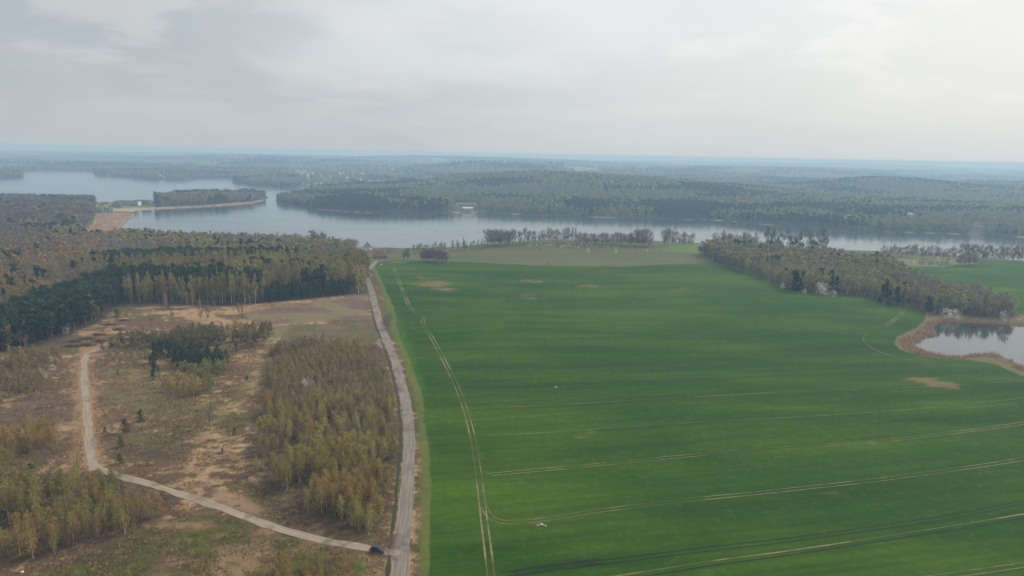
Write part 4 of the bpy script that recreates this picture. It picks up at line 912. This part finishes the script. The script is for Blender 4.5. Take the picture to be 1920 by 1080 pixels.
# blossoming bushes and trees
W1 = (.80, .77, .72)
for px, py, h, wd, lb in (
    (578, 737, 6.5, .8, 'white blossoming tree standing out of the brown birch stand'), (712, 652, 4.5, .8, 'thin pale blossoming bush at the left kerb of the asphalt road'), (80, 711, 4.5, .9, 'larger white blossoming bush in the left thicket'),
    (100, 697, 3.2, .9, 'smaller white blossoming bush above the larger one in the left thicket'), (123, 625, 8, .7, 'tall white blossoming tree against the dark pines'), (820, 489, 6.5, 1, 'round white blossoming bush at the foot of the copse'),
    (1536, 552, 8.5, 1.0, 'left of the big blossoming pair before the right wood'), (1546, 554, 8, 1.1, 'right of the big blossoming pair before the right wood'), (1563, 557, 5, 1, 'small blossoming bush just right of the big pair'),
    (1466, 541, 4.5, 1, 'faint blossoming bush at the wood edge left of the big pair'), (1508, 552, 4, 1, 'faint greyish blossoming bush between the wood edge and big pair'), (1774, 597, 6.5, 1.1, 'left half of the cream blossoming thicket above the pond'),
    (1789, 598, 6.5, 1.1, 'right half of the cream blossoming thicket above the pond'), (1882, 602, 6.5, .8, 'slanting white blossoming bush at the right end of the wood'), (1797, 599, 3, .9, 'small white bush right of the cream thicket above the pond'),
    (1765, 496, 6.5, 1.1, 'larger white bush on the shrub island'), (1784, 497, 5.5, 1, 'smaller white bush right of the larger one on the shrub island'), (1655, 489, 4.5, 1, 'white bush at the right end of the wood top'),
    (1714, 495, 3.5, .9, 'small white bush at the left end of the shrub island'), (1758, 487, 3.5, 1, 'pale bush behind the shrub island'), (1103, 474, 5, .8, 'white bush alone on the meadow slope'), (1155, 476, 5, .6, 'narrow white bush right of the lone one on the meadow slope'),
    (1185, 461, 4.5, 1.1, 'white bush at the foot of the tall trees ending the belt'), (1213, 473, 3, 1, 'tiny white bush on the meadow below the belt end'), (963, 451, 5, 1, 'white bush between the domed clump and slender row'),
    (69, 452, 6, .9, 'white blossoming tree deep in the headland wood'), (20, 600, 4, .9, 'pale blossoming bush at the left edge among dark pines')):
    single('blossoming_bush', 'blossom', px, py, h * (1.12 if px > 1400 else 1.1), W1, lb, 'bush', wide=wd, lod='near')
for i in range(14):
    px = 995 + i * 9 + random.uniform(-3, 3)
    single('blossoming_bush', 'blossom', px, 461 + random.uniform(-1.5, 3.5), random.uniform(2.2, 4), W1, 'small white bush below the slender tree row on the meadow hill', 'bush', 'small white bushes on the meadow hill', 1.1, 'low')

# ------------------------------------------------------------------ dry grass and reeds
def tufts(name, regions, sp, hmin, hmax, cols, label, cat, blades=5, clump=.4, dmax=520, wdt=.10):
    Ts, Cs = [], []
    for rp in regions:
        X, Y, Z = scatter(rp, sp)
        if not len(X): continue
        m = (np.hypot(X, Y) < dmax) & (fbm(X / 7, Y / 7, 500, 3) > clump)
        for rg in ('rd1', 'rd2', 'rd3'):
            m &= ROADD[rg](X, Y) > ROADD[rg + 'w']
        X, Y, Z = X[m], Y[m], Z[m]; n = len(X)
        ci = rng.integers(0, len(cols), n); base = np.array(cols)[ci] * rng.uniform(.7, 1.3, (n, 1))
        for b in range(blades):
            h = rng.uniform(hmin, hmax, n); a = rng.uniform(0, 2 * np.pi, n); ln = rng.uniform(.1, .7, n) * h; ox = rng.normal(0, .3 * sp, n); oy = rng.normal(0, .3 * sp, n)
            cx, cy = X + ox, Y + oy; wv = wdt * rng.uniform(.6, 1.6, n)
            pa = np.stack([cx - wv * np.sin(a), cy + wv * np.cos(a), Z - .05], -1); pb = np.stack([cx + wv * np.sin(a), cy - wv * np.cos(a), Z - .05], -1)
            pc = np.stack([cx + ln * np.cos(a), cy + ln * np.sin(a), Z + h], -1)
            Ts.append(np.stack([pa, pb, pc], 1)); Cs.append(base * rng.uniform(.8, 1.2, (n, 1)))
    T = np.concatenate(Ts); c_ = np.concatenate(Cs)
    o = link(name, tri_mesh(name, T, c_, M_grass)); o['kind'] = 'stuff'; tag(o, label, cat); print('TUFTS', name, len(T))
def linedist(pts):
    c = smooth_line(cast(pts), 2)
    def f(X, Y):
        best = np.full(X.shape, 1e9)
        for a, b in zip(c[:-1], c[1:]):
            d = b - a; t = np.clip(((X - a[0]) * d[0] + (Y - a[1]) * d[1]) / (d @ d + 1e-9), 0, 1)
            best = np.minimum(best, np.hypot(X - a[0] - t * d[0], Y - a[1] - t * d[1]))
        return best
    return f
ROADD = {'rd1': linedist(road_px), 'rd1w': 3.0, 'rd2': linedist(lroad), 'rd2w': 2.3, 'rd3': linedist([(170, 868), (240, 897), (346, 929), (456, 967), (572, 1006), (700, 1030), (756, 1040)]), 'rd3w': 2.6}
GR = [(-30, 1130), (725, 1130), (738, 900), (735, 740), (700, 640), (510, 640), (420, 640), (220, 640), (130, 660), (-30, 700)]
tufts('dry_grass', [GR], .95, .2, .8, [(.44, .31, .18), (.34, .22, .13), (.22, .18, .075), (.22, .15, .10)], 'straw and rust coloured dry grass covering the heath left of the asphalt road', 'grass', 4, .46, 420, .13)
tufts('green_grass', [REG['moss'], [(160, 760), (300, 700), (430, 760), (500, 860), (360, 820)]], 1.3, .2, .6, [(.16, .20, .045), (.20, .19, .06), (.12, .15, .035)], 'green and olive grass on the mossy ground below the side road', 'grass', 4, .44, 330, .14)
tufts('verge_grass', [[(768, 1130), (785, 1130), (788, 900), (784, 790), (765, 715), (745, 665), (735, 640), (728, 640), (745, 690), (768, 760), (776, 830), (774, 960)]], .8, .2, .7, [(.26, .18, .11), (.14, .15, .04), (.2, .13, .1)], 'brown and green grass on the verge between asphalt and crop', 'grass', 3, .3, 420, .1)
pr = REG['pondreed']
def reeds(name, regions, sp, col_, label, hmax, extra=None):
    Ts, Cs = [], []
    for rp in regions:
        X, Y, Z = scatter(rp, sp)
        m = (sdist(X, Y, rp if isinstance(rp, np.ndarray) else cast(rp)) > 4.5 * fbm(X / 14, Y / 14, 517, 2)) & (-sdist(X, Y, POND_W) > -2.5 + 3 * fbm(X / 6, Y / 6, 511, 2)) & (fbm(X / 11, Y / 11, 515, 3) > .34)
        X, Y, Z = X[m], Y[m], Z[m]; n = len(X)
        for b in range(3):
            h = rng.uniform(.5, 1, n) * hmax * (.45 + 1.0 * fbm(X / 9, Y / 9, 520, 3)); a = rng.uniform(0, 2 * np.pi, n); cx = X + rng.normal(0, sp * .4, n); cy = Y + rng.normal(0, sp * .4, n); wv = .12 * sp * rng.uniform(.8, 1.6, n)
            pa = np.stack([cx - wv * np.sin(a), cy + wv * np.cos(a), Z - .2], -1); pb = np.stack([cx + wv * np.sin(a), cy - wv * np.cos(a), Z - .2], -1); pc = np.stack([cx + rng.normal(0, .2, n), cy + rng.normal(0, .2, n), Z + h], -1)
            Ts.append(np.stack([pa, pb, pc], 1)); Cs.append(np.array(col_)[None] * rng.uniform(.7, 1.3, (n, 1)))
    T = np.concatenate(Ts); o = link(name, tri_mesh(name, T, np.concatenate(Cs), M_grass)); o['kind'] = 'stuff'; tag(o, label, 'reeds'); print('REEDS', name, len(T))
reeds('pond_reeds', [pr], 1.0, (.27, .18, .12), 'reddish brown reeds fringing the pond at the right edge', 2.4)
reeds('lake_reeds', [REG['reedbay'], REG['reedtip']], 2.2, (.42, .28, .18), 'tan reeds filling the bay beside the headland and lining the peninsula', 2.4)

# ------------------------------------------------------------------ buildings
M_white = simple('white_render', (.62, .60, .57), .8, .1, .8); M_cream = simple('cream_render', (.50, .42, .28), .8, .1, .8); M_orange = simple('orange_timber', (.50, .24, .12), .8, .2, 1.5)
M_dark = simple('dark_opening', (.02, .022, .025), .4, .1, 1); M_rslate = simple('dark_roof', (.055, .055, .06), .8, .3, 1.5); M_rred = simple('red_tile_roof', (.17, .07, .05), .8, .3, 1.2)
M_brick = simple('grey_brick', (.22, .19, .165), .9, .25, 1.5); M_timber = simple('weathered_timber', (.16, .12, .09), .9, .3, 1.5); M_blueg = simple('blue_grey_wall', (.20, .24, .27), .8, .2, 1)
def house(name, px, py, L_, W_, hw, hr, rz, wallm, roofm, label, cat, group=None, wins=2, storeys=1, chim=True, door=True, xy=None, hip=0.0, detail=True):
    x, y = xy or at(px, py); z = float(height(np.array([x]), np.array([y]))[0])
    e = empty(name, (x, y, z - .3), rz, label, cat, group)
    a, b = L_ / 2, W_ / 2
    # walls with gables (ridge along x)
    m = MB(); m.box(-a, a, -b, b, 0, hw)
    if hip == 0: 
        m.poly([(-a, -b, hw), (-a, 0, hw + hr), (-a, b, hw)]); m.poly([(a, -b, hw), (a, b, hw), (a, 0, hw + hr)])
    m.build('wall', wallm, e)
    o = .5; k = hr / b; t = .22; hp = hip * a
    r = MB()
    if hip == 0:
        for s in (-1, 1):
            prf = [(s * (b + o), hw - o * k), (0, hw + hr), (0, hw + hr + t), (s * (b + o), hw - o * k + t)]
            bb = len(r.v); r.v += [(-a - o, yy, zz + .03) for yy, zz in prf] + [(a + o, yy, zz + .03) for yy, zz in prf]
            r.f += [(bb, bb + 1, bb + 2, bb + 3), (bb + 7, bb + 6, bb + 5, bb + 4)] + [(bb + i, bb + 4 + i, bb + 4 + (i + 1) % 4, bb + (i + 1) % 4) for i in range(4)]
    else:
        z0_ = hw - o * k + .03
        r.v += [(-a - o, -b - o, z0_), (a + o, -b - o, z0_), (a + o, b + o, z0_), (-a - o, b + o, z0_), (-a + hp, 0, hw + hr), (a - hp, 0, hw + hr)]
        r.f += [(0, 1, 5, 4), (1, 2, 5), (2, 3, 4, 5), (3, 0, 4), (3, 2, 1, 0)]
    ro = r.build('roof', roofm, e)
    if chim: MB().box(a * .3, a * .3 + .7, -.35, .35, hw + hr * .6, hw + hr + .9).build('chimney', M_brick, ro)
    if detail:
        for st in range(storeys):
            z1 = .9 + st * 2.8
            for i in range(wins):
                cx = -a + L_ * (i + .5) / wins
                for s in (-1, 1):
                    if door and s < 0 and i == wins // 2 and st == 0: continue
                    f = MB().box(cx - .6, cx + .6, s * b - .04 - (.02 if s < 0 else 0), s * b + .04 + (.02 if s > 0 else 0), z1, z1 + 1.3).build('window', M_dark, e)
        if door: MB().box(-a + L_ * (wins // 2 + .5) / wins - .55, -a + L_ * (wins // 2 + .5) / wins + .55, -b - .06, -b + .04, 0.3, 2.4).build('door', M_timber, e)
        for s in (-1, 1):
            for zz, ys in ((hw + .3, (0,) if hr < 3 else (-1.1, 1.1)), (1.0, (-b * .5, b * .5))):
                for yy in ys: MB().box(s * a - .06, s * a + .06, yy - .5, yy + .5, zz, zz + 1.1).build('window', M_dark, e)
    return e
house('white_house', 688, 470, 11, 9.5, 4.8, 5.0, R(96), M_white, M_rslate, 'white gabled house with dark roof and dark windows above the barn', 'house')
bn_ = house('barn', 713, 484, 15, 9, 3.4, 4.6, R(12), M_blueg, M_rred, 'grey walled barn with red hipped roof near the crop corner', 'barn', wins=3, chim=False, hip=.55)
house('timber_house', 178, 386.5, 12, 9, 4, 4.5, R(80), M_orange, M_rslate, 'left of two orange gabled lakeside houses at the resort', 'house')
house('timber_house', 196, 386, 13, 9, 4, 4.5, R(75), M_orange, M_rslate, 'right of two orange gabled lakeside houses at the resort', 'house')
house('lodge', 219, 388, 18, 15, 4, 9, R(20), M_timber, simple('dark_red_roof', (.12, .07, .07), .8, .2, 1), 'dark lodge with big pyramid like roof in the middle of the resort', 'lodge', hip=.7)
def hotel(px, py, label, n, st, mat, rz):
    x, y = at(px, py); z = float(height(np.array([x]), np.array([y]))[0]); e = empty('hotel_block', (x, y, z - .3), rz, label, 'hotel')
    Lh = n * 5.0; MB().box(-Lh / 2, Lh / 2, -6, 6, 0, st * 3.0).build('wall', mat, e)
    MB().box(-Lh / 2 - .6, Lh / 2 + .6, -6.6, 6.6, st * 3.0 + .003, st * 3.0 + .5).build('roof', M_rslate, e)
    for s in range(st):
        MB().box(-Lh / 2, Lh / 2, -7.6, -6.003, s * 3.0 + 2.75, s * 3.0 + 2.98).build('balcony', M_white, e)
        for i in range(n):
            MB().box(-Lh / 2 + i * 5 + 1, -Lh / 2 + i * 5 + 4, -6.05, -5.9, s * 3 + .7, s * 3 + 2.4).build('window', M_dark, e)
hotel(243, 384.5, 'long white resort block with rows of balconies', 9, 3, M_white, R(-4)); hotel(268, 383, 'darker resort block at the right end of the long white one', 6, 3, M_brick, R(-4))
house('cottage', 569, 381, 9, 7, 4, 4, R(80), M_cream, M_rred, 'cream cottage with red roof on the tip of land', 'cottage')
house('boathouse', 877, 392.5, 22, 9, 3, 2, R(3), M_white, M_white, 'white boathouse on the far shore below the wooded hill', 'boathouse', wins=4, chim=False)
house('shore_cabin', 905, 396, 7, 5, 2.5, 1.5, R(0), M_white, M_rslate, 'small pale cabin right of the white boathouse', 'cabin', wins=1, chim=False)
for i_, px_ in enumerate((858, 866, 874, 882, 890)):
    house('holiday_cabin', px_, 384, 8, 6, 2.6, 2, R(5), M_cream if i_ % 2 else M_white, M_brick, 'pale holiday cabin in the short row above the white boathouse', 'cabin', 'holiday cabins above the boathouse', wins=1, chim=False, detail=False)
house('farmhouse', 1834, 425, 30, 12, 5, 6, R(4), M_white, M_rred, 'long white farmhouse with red roof beyond the lake at the right', 'farmhouse', wins=6)
house('lakeside_house', 689, 361, 13, 10, 6, 5, R(70), M_white, M_rslate, 'white house in the wooded rise below the village', 'house', detail=False)
for i_, (px_, py_) in enumerate(VILLAGE):
    d_ = np.hypot(*at(px_, py_))
    big = random.uniform(10, 14) * (1.0 if d_ < 2600 else 1.5)
    wm_ = random.choice([(M_white, 'white'), (M_white, 'white'), (M_cream, 'cream')]); rm_ = random.choice([(M_white, 'white'), (M_rred, 'red'), (M_rslate, 'dark'), (M_cream, 'pale')])
    vw_ = ('above the upper lake at the far left' if px_ < 260 else 'on the wooded shore of the upper lake' if px_ < 400 else 'by the narrow bay' if px_ < 610 else 'at the left of the village' if px_ < 640 else 'in the middle of the village' if px_ < 665 else 'at the right of the village' if px_ < 700 else 'beside the pale fields' if px_ < 800 else 'across the lake at right')
    house('village_house', px_, py_, big, big * .7, random.uniform(4, 6), random.uniform(3, 4.5), R(random.uniform(-50, 50)), wm_[0], rm_[0],
          f"{'larger' if big > 14 else 'small'} {wm_[1]} house with {rm_[1]} roof {vw_}, {'lower' if py_ > 334 else 'upper'} row", 'house', 'village houses beyond the lake', detail=False, chim=False)

# ------------------------------------------------------------------ boats, car, stones
def boat(px, py, L_, rz, label, group=None):
    x, y = cast([(px, py)])[0] if py is None else on_plane([(px, py)], LAKE + .2)[0]
    e = empty('boat', (x, y, LAKE + .25), rz, label, 'boat', group)
    a, b = L_ / 2, L_ * .16; h = MB()
    h.v = [(-a, -b * .8, .0), (a * .55, -b * .8, 0), (a * .9, 0, .1), (a * .55, b * .8, 0), (-a, b * .8, 0), (-a, -b, .8), (a * .6, -b, .85), (a, 0, 1.0), (a * .6, b, .85), (-a, b, .8)]
    h.f = [(4, 3, 2, 1, 0), (5, 6, 7, 8, 9)] + [(i, (i + 1) % 5, 5 + (i + 1) % 5, 5 + i) for i in range(5)]
    h.build('hull', M_white, e); MB().box(-a * .35, a * .25, -b * .6, b * .6, .83, 1.7).build('cabin', M_white, e); MB().box(-a * .3, a * .2, -b * .62, b * .62, 1.1, 1.5).build('window', M_dark, e)
boat(283, 395, 9, R(10), 'white boat moored by the resort beach')
def jetty(px, py, L_, label, rz=0):
    x, y = on_plane([(px, py)], LAKE + .2)[0]; e = empty('jetty', (x, y, LAKE), rz, label, 'jetty')
    MB().box(-L_ / 2, L_ / 2, -1, 1, .75, .9).build('deck', simple('grey_deck', (.38, .36, .33), .9, .2, 1), e)
    m = MB()
    for i in range(6):
        for s in (-.9, .9): m.cyl(-L_ / 2 + .5 + i * (L_ - 1) / 5, s, -1.5, .74, .12, n=6)
    m.build('piles', M_timber, e)
jetty(895, 403.5, 26, 'pale floating jetty before the white boathouse'); jetty(553, 382.5, 14, 'small jetty at the tip of land left of the cream cottage', R(10))
# car
cx_, cy_ = at(709, 1034); cz_ = float(height(np.array([cx_]), np.array([cy_]))[0]) + .09
# heading along the side road
q0, q1 = cast([(690, 1028), (728, 1034)]); hd = math.atan2(q1[1] - q0[1], q1[0] - q0[0])
M_paint = newmat('dark_car_paint'); finish(principled((.045, .045, .048), .22, .5, .3)); M_glass = newmat('car_glass'); finish(principled((.02, .025, .03), .05, .6)); M_tyre = simple('tyre_rubber', (.02, .02, .02), .9, .2, 5); M_rim = simple('alloy_rim', (.4, .4, .42), .35, .1, 3, .5, .8)
M_lamp = simple('lamp_glass', (.6, .6, .6), .2, .05, 3); M_red = simple('tail_lamp_red', (.4, .02, .02), .3, .1, 3); M_plate = simple('number_plate', (.6, .6, .55), .6, .05, 3)
car = empty('parked_car', (cx_, cy_, cz_), hd, 'dark grey car parked where the side road meets the asphalt', 'car')
b_ = MB(); b_.prism([(-2.15, .35), (-2.2, .75), (-2.05, .95), (-1.35, 1.0), (.95, .98), (1.75, .88), (2.15, .7), (2.2, .35), (1.9, .25), (-1.9, .25)], -.88, .88); b_.build('body', M_paint, car, .09)
g_ = MB(); b0 = [(-1.85, .99), (-1.45, 1.48), (-.9, 1.53), (.15, 1.50), (1.0, .975)]
g_.prism(b0, -.74, .74); g_.build('window', M_glass, car, .05)
r_ = MB().box(-1.45, .2, -.70, .70, 1.49, 1.56); r_.build('roof', M_paint, car, .03)
for xx in (-.62, .25, -1.5):
    for s in (-1, 1): MB().box(xx - .05, xx + .05, s * .745 - .02, s * .745 + .02, .98, 1.45 if xx < 0 else 1.35).build('pillar', M_paint, car)
for xx in (-1.35, 1.35):
    for s in (-1, 1):
        wo_ = MB().wheel(xx, s * .82, .32, .33, .22).build('wheel', M_tyre, car); MB().wheel(xx, s * .935, .32, .2, .02).build('rim', M_rim, wo_)
for s in (-1, 1):
    MB().box(2.06, 2.2, s * .65 - .16, s * .65 + .16, .6, .75).build('headlight', M_lamp, car); MB().box(-2.215, -2.1, s * .68 - .14, s * .68 + .14, .72, .88).build('tail_light', M_red, car)
    MB().box(.75, .9, s * .96 - .09, s * .96 + .09, .98, 1.12).build('wing_mirror', M_paint, car, .02)
MB().box(-2.23, -2.2, -.26, .26, .5, .61).build('number_plate', M_plate, car)
# stones in the crop
def stone(px, py, r, label, mat, zs=.7):
    x, y = at(px, py); z = float(height(np.array([x]), np.array([y]))[0]); g = np.random.default_rng(int(px))
    n, k = 12, 7; v = []; f = []
    for a in range(k):
        th = math.pi * a / (k - 1)
        for b in range(n):
            ph = 2 * math.pi * b / n; q = r * (1 + .16 * math.sin(3 * ph + px) * math.sin(th) + g.uniform(-.08, .08))
            v.append((q * math.sin(th) * math.cos(ph) * 1.25, q * math.sin(th) * math.sin(ph), q * math.cos(th) * zs))
    for a in range(k - 1):
        for b in range(n): f.append((a * n + b, (a + 1) * n + b, (a + 1) * n + (b + 1) % n, a * n + (b + 1) % n))
    me = bpy.data.meshes.new('boulder'); me.from_pydata(v, [], f); me.materials.append(mat); me.update()
    for p in me.polygons: p.use_smooth = True
    o = link('boulder', me, None, (x, y, z + r * zs * .55)); tag(o, label, 'boulder')
M_stone = simple('pale_stone', (.50, .46, .37), .9, .2, 1.5); M_stone2 = simple('grey_stone', (.32, .29, .25), .9, .25, 1.5)
stone(1015.5, 984.5, .48, 'pale round boulder on bare soil beside a tyre track in the crop', M_stone)
stone(1022, 987, .42, 'grey stone at the right foot of the pale boulder', M_stone2); stone(1008, 986, .35, 'small grey stone at the left foot of the pale boulder', M_stone2)
stone(1042, 727, .6, 'lone small stone in the middle of the crop field', M_stone2)
stone(41, 1074, .45, 'pale stone on the straw ground in the lower left corner', M_stone); stone(715, 497, 1.0, 'pale stone on the grass between barn and crop', M_stone)
# brushwood heaps on the clearing
for px_, py_, r_ in ((140, 641, 4), (165, 636, 4.5), (190, 640, 3.5), (185, 628, 4), (210, 610, 5), (232, 601, 3), (222, 619, 4), (160, 648, 4), (135, 650, 4)):
    x, y = at(px_, py_); z = float(height(np.array([x]), np.array([y]))[0]); g = np.random.default_rng(int(px_ * py_)); n = 260
    c_ = g.normal(0, 1, (n, 3)) * [r_ * .55, r_ * .28, .4]; c_[:, 2] = np.abs(c_[:, 2]) * np.exp(-(c_[:, 0] / r_) ** 2) + .1
    T = cards(c_, 1.3, g, aspect=6, outw=np.tile([[.8, .1, .05]], (n, 1))); T[:, :, 2] = np.maximum(T[:, :, 2], 0)
    o = link('brushwood_heap', tri_mesh('brushwood_heap', T, g.uniform(.6, 1.3, n)[:, None] * np.array([[.13, .095, .07]]), M_leaf), None, (x, y, z)); tag(o, f"{'big' if r_ > 4 else 'small' if r_ < 4 else 'middling'} brushwood heap, {'left' if px_ < 162 else 'middle' if px_ < 200 else 'right'} and {'lower' if py_ > 637 else 'upper'} on the cleared slope", 'brushwood', 'brushwood heaps on the cleared slope')

# ------------------------------------------------------------------ haze
hb = MB(); hb.box(-30000, 30000, -3000, 45000, -90, 113)
M_haze = bpy.data.materials.new('haze'); M_haze.use_nodes = True; n_ = M_haze.node_tree.nodes
for q in list(n_): n_.remove(q)
vo = n_.new('ShaderNodeVolumePrincipled'); vo.inputs['Color'].default_value = (.40, .60, .84, 1); vo.inputs['Absorption Color'].default_value = (.30, .36, .30, 1); vo.inputs['Density'].default_value = 2.6e-4; vo.inputs['Anisotropy'].default_value = .15
oo = n_.new('ShaderNodeOutputMaterial'); M_haze.node_tree.links.new(vo.outputs[0], oo.inputs['Volume'])
hz_o = hb.build('haze', M_haze); hz_o['kind'] = 'stuff'; hz_o['label'] = 'thin blue haze lying over the whole landscape'; hz_o['category'] = 'haze'
